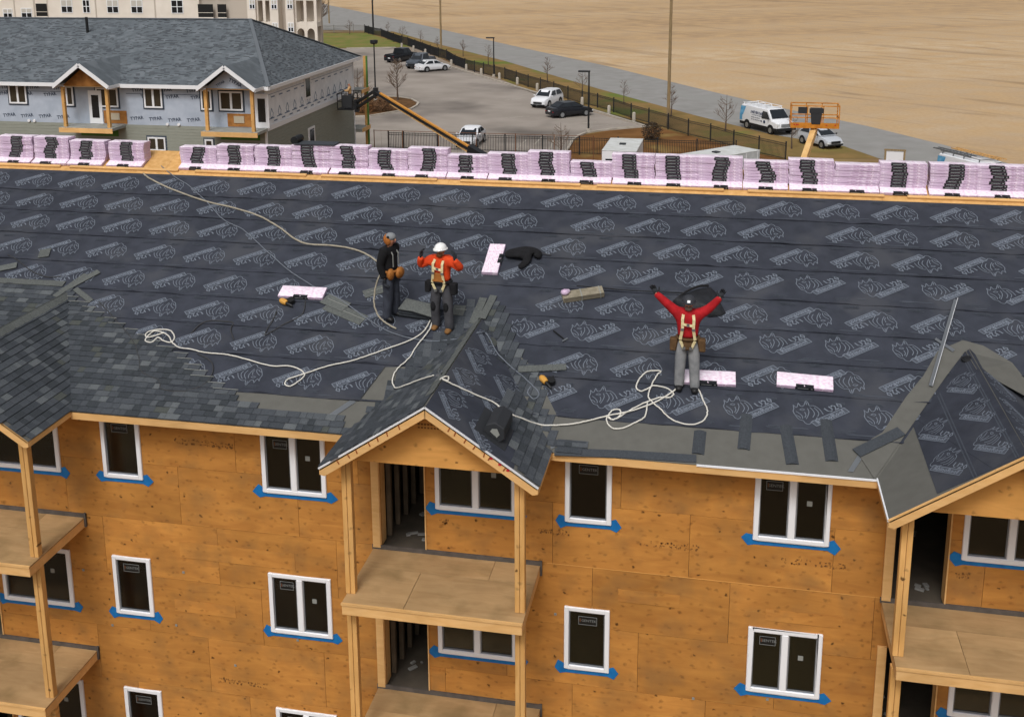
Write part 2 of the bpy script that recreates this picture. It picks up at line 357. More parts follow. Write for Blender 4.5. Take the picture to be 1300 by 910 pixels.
# ---- windows
FWD = .085
def window(x, z, w, h, n, text=True):
    mb = MB(); y0, y1 = -.045, .07
    mb.bb((x, y0, z), (x+FWD, y1, z+h)); mb.bb((x+w-FWD, y0, z), (x+w, y1, z+h))
    mb.bb((x+FWD, y0, z), (x+w-FWD, y1, z+FWD)); mb.bb((x+FWD, y0, z+h-FWD), (x+w-FWD, y1, z+h))
    if n == 2: mb.bb((x+w/2-.06, y0, z+FWD), (x+w/2+.06, y1, z+h-FWD))
    f = obj('window', mb, m_white, bld, bevel=.012)
    iw = (w-2*FWD-(.12 if n == 2 else 0))/n
    for k in range(n):
        px = x+FWD+k*(iw+.12); s = .022; pz = z+FWD; ph = h-2*FWD
        sm = MB()
        sm.bb((px+.002, -.012, pz+.002), (px+s, .03, pz+ph-.002)); sm.bb((px+iw-s, -.012, pz+.002), (px+iw-.002, .03, pz+ph-.002)); sm.bb((px+s, -.012, pz+.002), (px+iw-s, .03, pz+s)); sm.bb((px+s, -.012, pz+ph-s), (px+iw-s, .03, pz+ph-.002))
        obj('sash', sm, m_sash, f)
        obj('pane', MB().bb((px+s, .008, pz+s), (px+iw-s, .014, pz+ph-s)), m_glass, f)
        if (k == 0 and text) or (n == 1):
            st = MB(); sx, sz = px+iw*RND.uniform(.46, .6), pz+ph-RND.uniform(.16, .22); sw, sh_ = min(iw*.56, .34), .17
            st.bb((sx-sw/2, .0035, sz-sh_/2), (sx+sw/2, .006, sz+sh_/2), 0)
            e = .008
            for a, b in (((sx-sw/2, sz-sh_/2), (sx+sw/2, sz-sh_/2+e)), ((sx-sw/2, sz+sh_/2-e), (sx+sw/2, sz+sh_/2)), ((sx-sw/2, sz-sh_/2+e), (sx-sw/2+e, sz+sh_/2-e)), ((sx+sw/2-e, sz-sh_/2+e), (sx+sw/2, sz+sh_/2-e))):
                st.bb((a[0], .001, a[1]), (b[0], .0035, b[1]), 1)
            st.bb((sx-sw/2+.02, .001, sz-.03), (sx-sw/2+.045, .0035, sz+.04), 2)
            st.merge(GENTEK, frame((sx+.02, .0025, sz), (1, 0, 0), (0, 0, 1)), 1)
            obj('sticker', st, [m_stk, m_stp, m_sto], f)
        if k == n-1 and n == 2:
            st = MB(); c = (px+iw*.45, pz+ph*.6)
            st.bb((c[0]-.045, .003, c[1]-.045), (c[0]+.045, .006, c[1]+.05)); st.bb((c[0]-.005, .004, c[1]-.4), (c[0]+.005, .006, c[1]-.05)) if False else None
            obj('sticker', st, m_stw, f)
    r = RND.uniform
    y = -.012; q = lambda a, b: (x+a, y, z+b)
    poly = [q(-.17-r(0, .06), r(-.02, .03)), q(-.09-r(0, .03), .13+r(-.03, .02)), q(.0, .09), q(w, .09), q(w+.08, .12), q(w+.17+r(0, .06), r(-.03, .02)), q(w+.08+r(0, .03), -.11-r(0, .05)), q(w-.02, -.085), q(.03, -.095), q(-.08, -.12-r(0, .03))]
    obj('flashing_tape', MB().prism(poly, (0, .008, 0)), m_tape, f)
    return f
GENTEK = text_mb('GENTEK', .075)
for x, z, w, h, n in WIN: window(x, z, w, h, n)
# ---- interior: floors, back partition, loose studs and a leaning board seen through the openings
inn = MB()
for f in (FL3, FL2, FL1): inn.bb((WX0+.12, .035, f-.25), (WX1-.12, 7, f-.02))
obj('interior_floor', inn, m_infl, bld)
inn = MB()
for f in (FL3, FL2, FL1):
    inn.bb((WX0+.12, 5.0, f), (WX1-.12, 5.1, f+2.5))
    for gx in GDX:
        for dx, dy in ((.02, .45), (.05, .9), (.1, 1.3), (.13, 1.75), (.18, 2.2), (.2, 2.6), (.62, 3.1)):
            inn.bb((-6.04+gx+dx-.05, dy, f), (-6.04+gx+dx+.04, dy+.09, f+2.45))
    for k in range(70):
        x = WX0+.5+k*.44; inn.bb((x, 4.85, f), (x+.04, 4.94, f+2.45))
obj('interior_stud', inn, m_in, bld)
obj('ceiling', MB().bb((WX0+.12, .14, 8.14), (WX1-.12, 12.9, 8.2)), m_in, bld)
lb = MB()
for f in (FL3, FL2):
    for gx in GDX: lb.prism([(-5.62+gx, 2.75, f+.95), (-5.12+gx, 2.75, f+.8), (-5.12+gx, 2.95, f+2.3), (-5.62+gx, 2.95, f+2.3)], (0, .02, 0))
obj('leaning_board', lb, m_inw, bld)
for gx in GDX:
    for f in (FL3, FL2, FL1):
        x = -6.04+gx
        mb = MB().bb((x-.16, -.05, f+.03), (x-.012, .02, f+2.12)); mb.bb((x-.012, -.02, f+.03), (x-.002, .3, f+2.1))
        obj('door_jamb', mb, m_lum, bld)
        obj('door_edge', MB().bb((x+.852, -.03, f+.03), (x+.875, .25, f+2.1)), m_lum, bld)
        for k in range(7): obj('floor_debris', MB().box((x+RND.uniform(.1, .75), RND.uniform(.3, 2.5), f+.0), (RND.uniform(.04, .2), RND.uniform(.03, .1), .03), Matrix.Rotation(RND.uniform(0, 3), 3, 'Z')), m_inw, bld)
# ---- balconies
BXL, BXR, BYF = -6.189, -3.026, -1.875
for gx in GDX:
    for f in (FL3, FL2):
        rim = MB(); z0 = f-.215
        rim.bb((BXL+gx, BYF, z0), (BXR+gx, BYF+.045, f-.028)); rim.bb((BXL+gx, BYF+.047, z0+.003), (BXL+gx+.045, -.01, f-.028)); rim.bb((BXR+gx-.045, BYF+.047, z0+.003), (BXR+gx, -.01, f-.028))
        rim.bb((BXL+gx+.05, BYF+.05, z0+.05), (BXR+gx-.05, -.02, z0+.06))
        bal = obj('balcony', rim, m_lum, bld, bevel=.006)
        x0, x1 = BXL+gx-.01, BXR+gx+.01; ym = -.68
        for a, b, c, e in ((x0, x0+2.35, ym, -.045), (x0+2.35, x1, ym, -.045), (x0, x0+1.1, BYF-.015, ym), (x0+1.1, x1, BYF-.015, ym)):
            obj('deck_panel', MB().bb((a+.004, c+.004, f-.026), (b-.004, e-.004, f+RND.uniform(-.002, .002))), m_deck, bal)
        obj('edge_strip', MB().bb((x0, BYF-.02, f-.03), (x1, BYF+.02, f+.012)), m_lum, bal)
        fl = MB().bb((x0-.02, -.043, f-.02), (x1+.03, -.006, f+.075)); fl.bb((x0+.0, -.046, f+.04), (x0+.05, -.008, f+.55)); fl.bb((x1-.02, -.05, f-.2), (x1+.03, -.008, f+.09))
        obj('flashing', fl, m_zinc if f < 0 else M('lead_flashing', '#5d5650', '#4d4742', scale=6), bal)
    for x in (-6.13, -3.12):
        for zb, zt in ((FL3, GZ+.05), (FL2, FL3-.215), (FL1, FL2-.215)):
            mb = MB(); x_ = x+gx
            mb.bb((x_-.085, -1.57, zb+.002), (x_-.003, -1.43, zt)); mb.bb((x_+.003, -1.565, zb+.002), (x_+.085, -1.43, zt))
            obj('post', mb, m_post, bld, bevel=.006)

# ================================================================ THE ROOF
TR = YR*K_                                                # slope distance of the ridge
deck = MB()
for y0, y1, sg in ((YE, YR, 1), (YR, 2*YR-YE, -1)):
    a, b = (zmain(YE), zmain(YR)) if sg > 0 else (zmain(YR), zmain(YE))
    deck.prism([(XL, y0, a-.018), (XR, y0, a-.018), (XR, y1, b-.018), (XL, y1, b-.018)], (0, 0, -.02))
roof = obj('roof', deck, m_osb, bld)
x = XL
while x < XR:                                             # sheathing left bare along the ridge, sheet by sheet
    b = min(x+2.44, XR)
    obj('sheathing_panel', MB().prism([rp(x+.003, 6.9, -.03), rp(b-.003, 6.9, -.03), rp(b-.003, TR, -.016), rp(x+.003, TR, -.016)], RN*.018), m_osb, roof)
    x += 2.44
fz = MB().bb((XL, YE-.002, ZE-.15), (XR, YE+.038, ZE-.012))
# main fascia boards between the gables
edges_ = [XL, GM+GDX[0]-GHW-.0, GM+GDX[0]+GHW, GM-GHW, GM+GHW, GM+GDX[2]-GHW, GM+GDX[2]+GHW, XR]
for a, b in ((XL, edges_[1]), (edges_[2], edges_[3]), (edges_[4], edges_[5]), (edges_[6], XR)):
    if b-a > .1: obj('fascia_board', MB().bb((a, YE-.002, ZE-.148), (b, YE+.038, ZE-.014)), m_lum, roof)
obj('soffit', MB().bb((XL, YE+.04, ZE-.135), (XR, -.02, ZE-.12)), m_gply, roof)
# ---- underlayment rolls, each lapped over the one below
TS = [.24, 1.23, 2.06, 2.9, 3.78, 4.75, 5.62, 6.45, 7.3]
def strip(t0, t1, x0, x1, seed):
    r = random.Random(seed); mb = MB(); n = int((x1-x0)/.3); rows = [0, .06, .2, .5, .8, 1.0]
    for i in range(n+1):
        xx = x0+(x1-x0)*i/n; wob = r.uniform(-.015, .015); lift = .016+max(0, r.gauss(.008, .012))
        for j, q in enumerate(rows):
            t = t0+(t1-t0)*q+wob*(1-q); h = (lift if j == 0 else .011 if j == 1 else .008-.006*q)+(r.uniform(-.0015, .0025) if 0 < j < 5 else 0)
            mb.v.append(tuple(rp(xx, t, h)))
    m = len(rows)
    for i in range(n):
        for j in range(m-1):
            a = i*m+j; mb.f.append((a, a+m, a+m+1, a+1)); mb.m.append(0)
    o = len(mb.v)
    for i in range(n+1): mb.v.append(tuple(rp(x0+(x1-x0)*i/n, t0, -.01)))
    for i in range(n): mb.f.append((o+i, o+i+1, (i+1)*m, i*m)); mb.m.append(0)
    return mb
STRIPS = []
for i in range(8): STRIPS.append(obj('underlayment_strip', strip(TS[i], TS[i+1]+(.12 if i < 7 else .04), XL, XR, i), m_und, roof, smooth=70))
# ---- the print on the rolls: an animal head beside a slanted name box
def stroke(mb, pts, w, mi=0, z=0):
    pts = [V((p[0], p[1], 0)) for p in pts]
    for a, b in zip(pts, pts[1:]):
        d = b-a
        if d.length < 1e-5: continue
        d.normalize(); n = V((-d.y, d.x, 0))*w/2; a2, b2 = a-d*w*.3, b+d*w*.3
        mb.face([(a2-n)+V((0, 0, z)), (b2-n)+V((0, 0, z)), (b2+n)+V((0, 0, z)), (a2+n)+V((0, 0, z))], mi)
LOGO = MB()
ca, sa = cos(radians(40)), sin(radians(40))
bx0 = V((-.09, -.265, 0)); ux, vx = V((ca, sa, 0)), V((-sa, ca, 0)); BL_, BH_ = .62, .115
bp_ = lambda a, b, z=0: bx0+ux*a+vx*b+V((0, 0, z))
LOGO.face([bp_(-.01, -.0), bp_(BL_, 0), bp_(BL_, BH_), bp_(-.01, BH_)], 2)
stroke(LOGO, [bp_(0, 0), bp_(BL_, 0), bp_(BL_, BH_), bp_(0, BH_), bp_(0, 0)], .012, 0, .0008)
LOGO.merge(text_mb('RhinoRoof', .118, bold=.003), Matrix.Translation(bp_(BL_/2, BH_/2, .0008)) @ Matrix.Rotation(radians(40), 4, 'Z'), 0)
LOGO.merge(text_mb('U20', .17, bold=.003), Matrix.Translation(bp_(.5, .19, .0002)) @ Matrix.Rotation(radians(40), 4, 'Z'), 0)
HEADS = [[(-.02, -.06), (-.05, -.13), (-.1, -.15), (-.13, -.21), (-.17, -.235), (-.22, -.21), (-.25, -.16), (-.31, -.14), (-.35, -.09), (-.385, -.02), (-.41, .05), (-.395, .12), (-.405, .2), (-.36, .145), (-.335, .18), (-.32, .255), (-.285, .185), (-.235, .2), (-.215, .255), (-.19, .33), (-.155, .27), (-.14, .21), (-.08, .22), (-.02, .19), (.04, .12), (.08, .03)],
         [(-.3, .1), (-.26, .13), (-.22, .11), (-.25, .085), (-.3, .1)], [(-.36, .05), (-.3, .0), (-.26, -.06), (-.26, -.11)], [(-.37, -.04), (-.32, -.06), (-.29, -.1)],
         [(-.13, .17), (-.08, .1), (-.06, .02), (-.09, -.06)], [(-.06, .17), (-.01, .1), (.01, .03), (-.01, -.03)], [(-.17, .14), (-.15, .06), (-.17, -.04), (-.2, -.11)], [(-.22, .05), (-.2, -.02), (-.22, -.08)], [(-.19, .29), (-.185, .23)]]
for h in HEADS:
    q = [(-.41+(x+.41)*.86, y) for x, y in h]; q = spline([(x, y, 0) for x, y in q], 2) if len(h) > 3 else q
    stroke(LOGO, q, .0125, 0)
LOGO.v = [(p[0]*1.2, p[1], p[2]) for p in LOGO.v]
def logo_at(mb, o, u, v, sc=1):
    n = u.cross(v); mb.merge(LOGO, Matrix(((u.x*sc, v.x*sc, n.x, o.x), (u.y*sc, v.y*sc, n.y, o.y), (u.z*sc, v.z*sc, n.z, o.z), (0, 0, 0, 1))))
XD = V((1, 0, 0))
LR = [  # row, first x, last x, flipped
    (0, [(-13.128-1.19*6, -6.6, 1, 0), (-3.438, 9.8, 0, 0)]),
    (1, [(-9.591-1.19*8, -3.959, 1, 0), (-3.170, 9.8, 1, 0)]),
    (2, [(-12.123-1.19*5, -4.717, 1, 0), (-4.002, 9.8, 0, 0)]),
    (3, [(-15.635-1.19*4, -4.715, 1, 0), (-3.647, 9.8, 1, 0)]),
    (4, [(-15.321-1.19*4, -4.175, 1, 0), (-3.286, 9.8, 0, 0)]),
    (5, [(-16.576-1.19*4, -4.396, 1, 0), (-3.821, 9.8, 1, 0)]),
    (6, [(-16.944-1.19*4, -3.846, 1, 0), (-3.290, 1.515, 1, 0), (2.104, 2.783, 1, 0), (2.972, 9.8, 1, 0)]),
    (7, [(-17.447-1.19*4, -4.708, 1, 0), (-4.083, 9.8, 1, 0)])]
for k, segs in LR:
    mb = MB(); tc = (TS[k]+TS[k+1])/2+.02; r = random.Random(90+k)
    for x0, x1, fl, _ in segs:
        x = x0
        while x < x1-.3:
            if x > XL+.1:
                o = rp(x+.49, tc, .0165)
                logo_at(mb, o, -XD if fl else XD, -RU if fl else RU)
                for dx, dt, wd in ((.75, -.33, .3), (.05, .36, .34), (.72, .33, .22)):          # lines of fine print
                    for q in range(3):
                        a = x+dx+r.uniform(-.03, .03); t = tc+dt-q*.028
                        c = [rp(a, t, .0165), rp(a+wd*r.uniform(.6, 1), t, .0165), rp(a+wd*.8, t+.014, .0165), rp(a, t+.014, .0165)]
                        mb.face(c, 1)
            x += 1.193
    for i in range(int((XR-XL)/.4)):                       # cap nails along the lap
        c = rp(XL+.2+i*.4, TS[k]+.045, .0175); mb.face([c+V((-.012, 0, 0)), c+RU*-.012, c+V((.012, 0, 0)), c+RU*.012], 1)
    for i in range(int((XR-XL)/1.1)):                      # scuffs and lines along the lap
        a = XL+i*1.1+r.uniform(0, .5); w_ = r.uniform(.2, .7); t = TS[k]+r.choice((.07, .1, .16, -.0+.05)); mb.face([rp(a, t, .0166), rp(a+w_, t, .0166), rp(a+w_*.9, t+.02, .0166), rp(a+.05, t+.02, .0166)], 2)
    obj('roll_print', mb, [m_pr1, m_pr2, m_pr3], STRIPS[k])
# ---- membrane along the eaves
mem = MB()
for a, b, t1 in ((XL, GM-GHW+.3, .26), (GM+GHW-.3, XR, .26)):
    mem.prism([rp(a, -.595, .0), rp(b, -.595, .0), rp(b, t1, .004), rp(a, t1, .004)], RN*.003)
obj('eave_membrane', mem, m_mem, roof)
def sheet(name, pts, m, h=.02, th=.004, parent=None):     # thin sheet from points already on the roof
    P = [V(p) for p in pts]; c = sum(P, V((0, 0, 0)))/len(P)
    A = sum(((P[i]-P[0]).cross(P[(i+1) % len(P)]-P[0]) for i in range(len(P))), V((0, 0, 0)))
    if A.z < 0: P.reverse(); A = -A
    return obj(name, MB().prism(P, A.normalized()*th), m, parent if parent else roof)
sheet('valley_membrane', [rp(a, b, .014) for a, b in [(-6.451,0.259),(-6.226,1.164),(-5.622,1.245),(-5.265,1.854),(-5.469,0.751),(-5.998,-0.113),(-6.384,-0.58),(-6.538,-0.463)]], m_mem)
sheet('valley_membrane', [rp(a, b, .014) for a, b in [(-3.96,1.979),(-3.328,1.386),(-3.046,0.794),(-2.749,0.233),(-2.561,-0.312),(-2.887,-0.549),(-3.521,0.745)]], m_mem)
sheet('laid_back_edge', [(-6.454,0.192,8.601),(-6.444,0.306,8.647),(-6.188,1.152,8.992),(-6.214,1.029,8.942)], m_dark)
for q in ([(-7.04,-0.286,8.393),(-6.611,0.257,8.614),(-6.514,0.191,8.587),(-6.934,-0.33,8.376)], [(-2.958,-0.075,8.479),(-2.906,-0.053,8.488),(-2.691,-0.443,8.329),(-2.751,-0.499,8.306)], [(2.169,-0.441,8.33),(2.386,-0.037,8.495),(2.443,-0.111,8.465),(2.255,-0.447,8.328)], [(3.951,2.696,9.636),(4.243,2.425,9.525),(4.193,2.362,9.5),(3.918,2.653,9.618)]):
    sheet('edge_tape', q, m_zinc)

# ---- gable roofs
GAB = []
for gi, gx in enumerate(GDX):
    g = MB()
    for sg in (-1, 1):
        P = [gp(gx, sg, GY, 0, -.02), gp(gx, sg, YPK+.02, 0, -.02), gp(gx, sg, YE+.06, GHW/GC, -.02), gp(gx, sg, GY, GHW/GC, -.02)]
        g.prism(P if sg > 0 else P[::-1], V((sg*GSN, 0, GC))*-.02)
    gr = obj('gable_roof', g, m_osb, bld); GAB.append(gr)
    for sg in (-1, 1):                                     # rake boards and side fascia
        a, b = gp(gx, sg, GY, 0, -.012), gp(gx, sg, GY, GHW/GC, -.012); dn = V((0, 0, -.155))
        P = [a, b, b+V((0, 0, -.1)), b+V((-sg*.09, 0, -.12)), a+V((0, 0, -.17))]
        obj('rake_board', MB().prism(P, (0, .04, 0)), m_lum, gr)
        x = GM+gx+sg*GHW
        obj('side_fascia', MB().bb((x-.02-sg*.02, GY+.042, GZ-.115), (x+.02-sg*.02, YE+.05, GZ-.014)), m_lum, gr)
        if gi != 0:
            ed = MB()
            for q in range(1): ed.bar(gp(gx, sg, GY-.006, 0, .003), gp(gx, sg, GY-.006, GHW/GC, .003), .022, .03, (sg*GSN, 0, GC))
            obj('drip_edge', ed, m_drip if gi == 1 else m_lum, gr)
    # pediment board over the posts and the beam below it
    hx = GHW-.17
    P = [(GM+gx-hx, -1.5, GZ+.0), (GM+gx+hx, -1.5, GZ+.0), (GM+gx, -1.5, GA-.2)]
    obj('pediment', MB().prism(P, (0, .05, 0)), m_gply, gr)
    obj('beam', MB().bb((GM+gx-hx+.05, -1.44, GZ+.01), (GM+gx+hx-.05, -.05, GZ+.05)), m_gply, gr)
    hl = MB()
    for sg in (-1, 1):
        hl.bb((GM+gx+sg*1.5-.05, -1.5, GZ-.1), (GM+gx+sg*1.5+.05, -1.44, GZ-.0))
    obj('bracket', hl, m_lum, gr)
obj('drip_edge', MB().bb(((-0.276,0,8.077)[0], YE-.02, ZE-.02), (GM+GDX[2]-GHW, YE+.01, ZE+.008)).bb((GM+GDX[2]-GHW-.012, GY, GZ-.02), (GM+GDX[2]-GHW+.012, YE+.03, GZ+.008)), m_white, roof)
mk = MB()                                                  # strap nail marks and red chalk on the middle gable's rakes
for sg, vv in ((-1, (.55, .8, 1.0, 1.18, 1.45, 1.62, 1.85)), (1, (.5, .62, .82, 1.0, 1.2, 1.3, 1.6))):
    for q in vv:
        p = gp(0, sg, GY-.0045, q, -.03); mk.box(p+V((0, 0, -.045)), (.02, .006, .08), Matrix.Rotation(sg*RND.uniform(.2, .6), 3, 'Y'))
for q in (1.35, 1.52, 1.68): mk.box(gp(0, 1, GY-.0045, q, -.05), (.05, .006, .035), None, 1)
obj('rake_mark', mk, [m_ink2, m_red], GAB[1], kind='stuff')
st = MB()
for i in range(9):
    st.box((GM-.22+i*.055, -1.504, 9.05), (.04, .004, .035)); st.box((GM-.22+i*.055, -1.504, 8.99), (.035, .004, .03))
st.box((GM+.35, -1.504, 9.03), (.012, .004, .14)); st.box((GM+.41, -1.504, 9.0), (.05, .004, .03))
obj('pediment_stamp', st, m_ink, GAB[1])

# ---- underlayment and membrane on the gables
def gsheet(name, gi, sg, poly, m, h, th=.004):             # poly in (y, v)
    P = [gp(GDX[gi], sg, y, v, h) for y, v in poly]; N = V((sg*GSN, 0, GC))
    A = sum(((P[i]-P[0]).cross(P[(i+1) % len(P)]-P[0]) for i in range(len(P))), V((0, 0, 0)))
    if A.dot(N) < 0: P.reverse()
    return obj(name, MB().prism(P, N*th), m, GAB[gi])
def yv(pts, gx): return [(p[1], abs(p[0]-GM-gx)/GC) for p in pts]
VM = GHW/GC
vy = lambda v: YPK+(YE+.036-YPK)*v/VM                      # valley: y at distance v down the gable face
for gi in range(3):
    for sg in (-1, 1):
        gsheet('gable_membrane', gi, sg, [(GY, 0), (YPK, 0), (YE+.04, VM), (GY, VM)], m_mem, -.003)
u1 = gsheet('gable_underlayment', 1, 1, [(GY+.01, .0), (vy(0), 0), (vy(1.5), 1.5), (GY+.01, 1.75)], m_und, .005)
u0 = gsheet('gable_underlayment', 1, 1, [(GY+.015, .0), (vy(.0), .0), (vy(.2), .2), (vy(.55), .55), (GY+.015, .55)], m_und, .0105)
ru = gsheet('gable_underlayment', 2, -1, yv([(3.323,1.075,8.932),(3.311,-1.802,8.742),(4.5,-1.876,9.527),(4.484,2.516,9.523)], GDX[2])+[], m_und, .006)
for pts in ([(1156,515)],): pass
gsheet('gable_underlayment', 2, -1, yv([(3.323,1.075,8.932),(4.052,1.944,9.286),(4.105,2.043,9.327),(4.275,2.123,9.384),(4.286,2.366,9.458),(4.435,2.457,9.495),(4.504,-1.577,9.524),(4.055,-1.856,9.237)], GDX[2]), m_und, .0105)
gsheet('gable_underlayment', 2, 1, [(GY, 0), (YPK, 0), (vy(1.4), 1.4), (GY, 1.6)], m_und, .006)
sheet('valley_membrane', [(2.314,0.018,8.525),(2.792,0.414,8.686),(3.264,1.239,9.022),(3.616,1.765,9.236),(3.937,2.386,9.489),(4.419,2.704,9.619),(4.755,2.595,9.574),(5.182,2.209,9.417),(5.563,1.198,9.005),(4.432,1.522,9.514),(4.418,2.428,9.506),(3.988,1.762,9.235),(2.58,-0.555,8.291)], m_mem)
lg = MB()
for sg, vs_, gi in ((-1, (.42, 1.15), 2), (1, (.35, 1.05), 2)):
    for v in vs_:
        y = GY+.75
        while y < vy(v)-.3:
            u = V((0, -1, 0)); N = V((sg*GSN, 0, GC)); logo_at(lg, gp(GDX[gi], sg, y, v, .016), u*(1 if sg < 0 else -1), N.cross(u*(1 if sg < 0 else -1)), .95); y += 1.15
for v in (.12, .16, .78, .83):
    lg.prism([gp(GDX[2], -1, GY+.05, v, .0155), gp(GDX[2], -1, vy(v)-.15, v, .0155), gp(GDX[2], -1, vy(v)-.15, v+.02, .0155), gp(GDX[2], -1, GY+.05, v+.02, .0155)], V((0, 0, .001)), 1)
obj('roll_print', lg, [m_pr1, m_pr2, m_pr3], GAB[2])
lg = MB(); y = GY+.5
for v, y0 in ((.3, GY+.6), (1.0, GY+.35)):
    y = y0
    while y < vy(v)-.3:
        u = V((0, -1, 0)); N = V((GSN, 0, GC)); logo_at(lg, gp(0, 1, y, v, .018), u, N.cross(u), .95); y += 1.0
obj('roll_print', lg, [m_pr1, m_pr2, m_pr3], GAB[1])
gap = MB().ell(V((4.437,2.107,9.492))+V((0, 0, -.03)), (.15, .16, .06), 10, 6)
obj('torn_hole', gap, m_black, GAB[2], smooth=True)

# ---- shingle tabs
EXP = .146
TABS = []                                                  # matrix, width, tone
def tone(r): return r.choices(range(6), (16, 30, 28, 15, 6, 3))[0]
def course(org, U, N, length, r, keep, add=0.0, warp=None):
    x = -r.uniform(0, .3)
    while x < length:
        w = r.choice((.13, .16, .2, .24, .28)); a = org+U*x; P = N.cross(U); c = a+U*w/2+P*EXP/2
        M4 = frame(a, U, P, N)
        if warp: M4 = warp(M4, c)
        if M4 is not None:
            c2 = M4 @ V((w/2, EXP/2, 0))
            if keep(c2, c): TABS.append((M4, w, tone(r)))
        x += w
pm_left = [(p[0], p[1]) for p in [(-13.787,2.54,9.529),(-12.849,2.064,9.335),(-12.161,1.729,9.199),(-11.506,1.493,9.103),(-11.046,1.271,9.012),(-10.215,0.961,8.886),(-9.639,0.501,8.699),(-8.866,0.141,8.552),(-8.275,-0.144,8.436),(-7.832,-0.286,8.378),(-6.68,-0.407,8.329),(-6.628,-0.562,8.266),(-11.997,-0.746,8.329)]]
pm_far = [(p[0], p[1]) for p in [(-16.826,2.858,9.658),(-14.024,2.719,9.602),(-14.215,2.432,9.485),(-13.794,-0.065,9.526)]]
sx = sorted(p[0] for p in pm_far)
pm_eaveL = [(p[0], p[1]) for p in [(-8.727,-0.188,8.418),(-6.618,-0.184,8.42),(-6.093,-1.07,8.545),(-8.592,-0.507,8.288)]]
pm_eaveR = [(p[0], p[1]) for p in [(-2.793,-0.227,8.402),(-2.167,-0.249,8.393),(-2.128,-0.547,8.272),(-2.759,-0.621,8.294)]]
zl = V((GM+GDX[0], 0, 0))
i = 0; t = -.6; NLN = MB()
while t < 4.3:
    r = random.Random(500+i); y = t/K_; o = rp(XL, t, .026)
    def keep(c2, c):
        p = (c2.x, c2.y)
        if c2.x < GM+GDX[0]: return c2.y < (-15.52,2.677,9.585)[1]
        return inpoly(p, pm_left) or inpoly(p, pm_eaveL) or (inpoly(p, pm_eaveR) and t < -.4) or (t < -.5 and GM+GDX[0] < c2.x < GM-GHW+.1)
    n0 = len(TABS); course(o, XD, RN, 18.6, r, keep)
    run = [a for a in TABS[n0:] if inpoly((a[0].translation.x+.1, a[0].translation.y+.05), pm_left)]
    if run and t > .1:
        e = max(run, key=lambda a: a[0].translation.x); c = e[0].translation+XD*e[1]+RU*EXP*.95+RN*.012; NLN.bar(c-XD*r.uniform(.25, .5), c+XD*.02, .012, .003, RN)
    t += EXP; i += 1
# gable faces
xL_ = [(p[0], p[1]) for p in [(-4.583,2.423,9.509),(-4.953,3.152,9.778),(-5.192,2.409,9.476),(-5.42,2.085,9.344),(-5.638,1.81,9.232),(-5.826,1.215,8.989),(-5.973,0.961,8.886),(-6.011,0.452,8.679),(-6.197,0.059,8.519),(-6.336,-0.359,8.383),(-6.536,-0.482,8.299)]+[(-6.3, -.6), (-4.6, 2.3)]]
xR_ = [(p[0], p[1]) for p in [(-4.555,2.293,9.491),(-4.586,3.135,9.771),(-4.235,2.845,9.653),(-3.846,2.051,9.33),(-3.558,1.562,9.131),(-3.089,0.731,8.792),(-2.792,-0.053,8.473),(-2.581,-0.527,8.28),(-2.741,-0.561,8.282)]]
cR_ = [(p[0], p[1]) for p in [(-3.596,1.103,8.944),(-3.643,0.409,8.883),(-3.662,-0.229,8.895),(-3.424,-0.596,8.737),(-3.311,-1.046,8.662),(-3.211,-1.72,8.595),(-2.75,-1.907,8.288),(-2.646,-0.55,8.271),(-2.801,-0.176,8.423)]]
def unfold(gx, sg):
    P1 = V((GM+gx, YPK, GA)); P2 = V((GM+gx+sg*GHW, YE+.036, GZ)); ax = (P2-P1).normalized(); Ng = V((sg*GSN, 0, GC)); ang = Ng.angle(RN)
    Q = Quaternion(ax, ang)
    if (Q @ Ng-RN).length > 1e-3: Q = Quaternion(ax, -ang)
    T = Matrix.Translation(P1) @ Q.to_matrix().to_4x4() @ Matrix.Translation(-P1)
    def warp(M4, c):
        v = abs(c.x-GM-gx)/GC
        return T @ M4 if c.y > vy(v) else M4
    return warp
for gi, gx in enumerate(GDX[:2]):
    for sg in (-1, 1):
        N = V((sg*GSN, 0, GC)); U = V((0, sg, 0)); wp = unfold(gx, sg) if gi == 1 else None
        n = int(VM/EXP)+1
        for k in range(n):
            v = VM-k*EXP
            if v < .1: continue
            L = (vy(v)+.3-GY) if gi == 0 else 6.2
            y0 = GY+.005 if sg > 0 else GY+.005+L
            o = gp(gx, sg, y0, v+.01, .022); r = random.Random(900+gi*100+k*2+sg)
            def keep(c2, c, gx=gx, sg=sg, gi=gi, v=v):
                if c.y < GY-.0+.03: return False
                if gi == 0: return c.y < vy(v)+.15
                if c.y > vy(v): return inpoly((c2.x, c2.y), xR_ if sg > 0 else xL_)
                return inpoly((c2.x, c2.y), cR_) or inpoly((c2.x, c2.y), xR_) if sg > 0 else True
            course(o, U, N, L, r, keep, warp=wp)
obj('nail_line', NLN, m_stw, roof)
SHM = {}
def tab_mb(w):
    e = EXP*1.12; t = .013; g = .003
    return MB().add([(g, 0, -.006), (w-g, 0, -.006), (w-g, e, -.012), (g, e, -.012), (g, .004, t), (w-g, .004, t), (w-g, e, -.004), (g, e, -.004)],
                    [(0, 3, 2, 1), (4, 5, 6, 7), (0, 1, 5, 4), (1, 2, 6, 5), (2, 3, 7, 6), (3, 0, 4, 7)])
def vis(Mx):
    d = Mx.translation-CAM; z = d.dot(fw); px = 620.2+1435*d.dot(rt2)/z; py = 246-1435*d.dot(up2)/z
    return -20 < px < 1320 and py < 930
TABS.sort(key=lambda a: ((not vis(a[0])), (a[0].translation-CAM).length))
rest = MB()
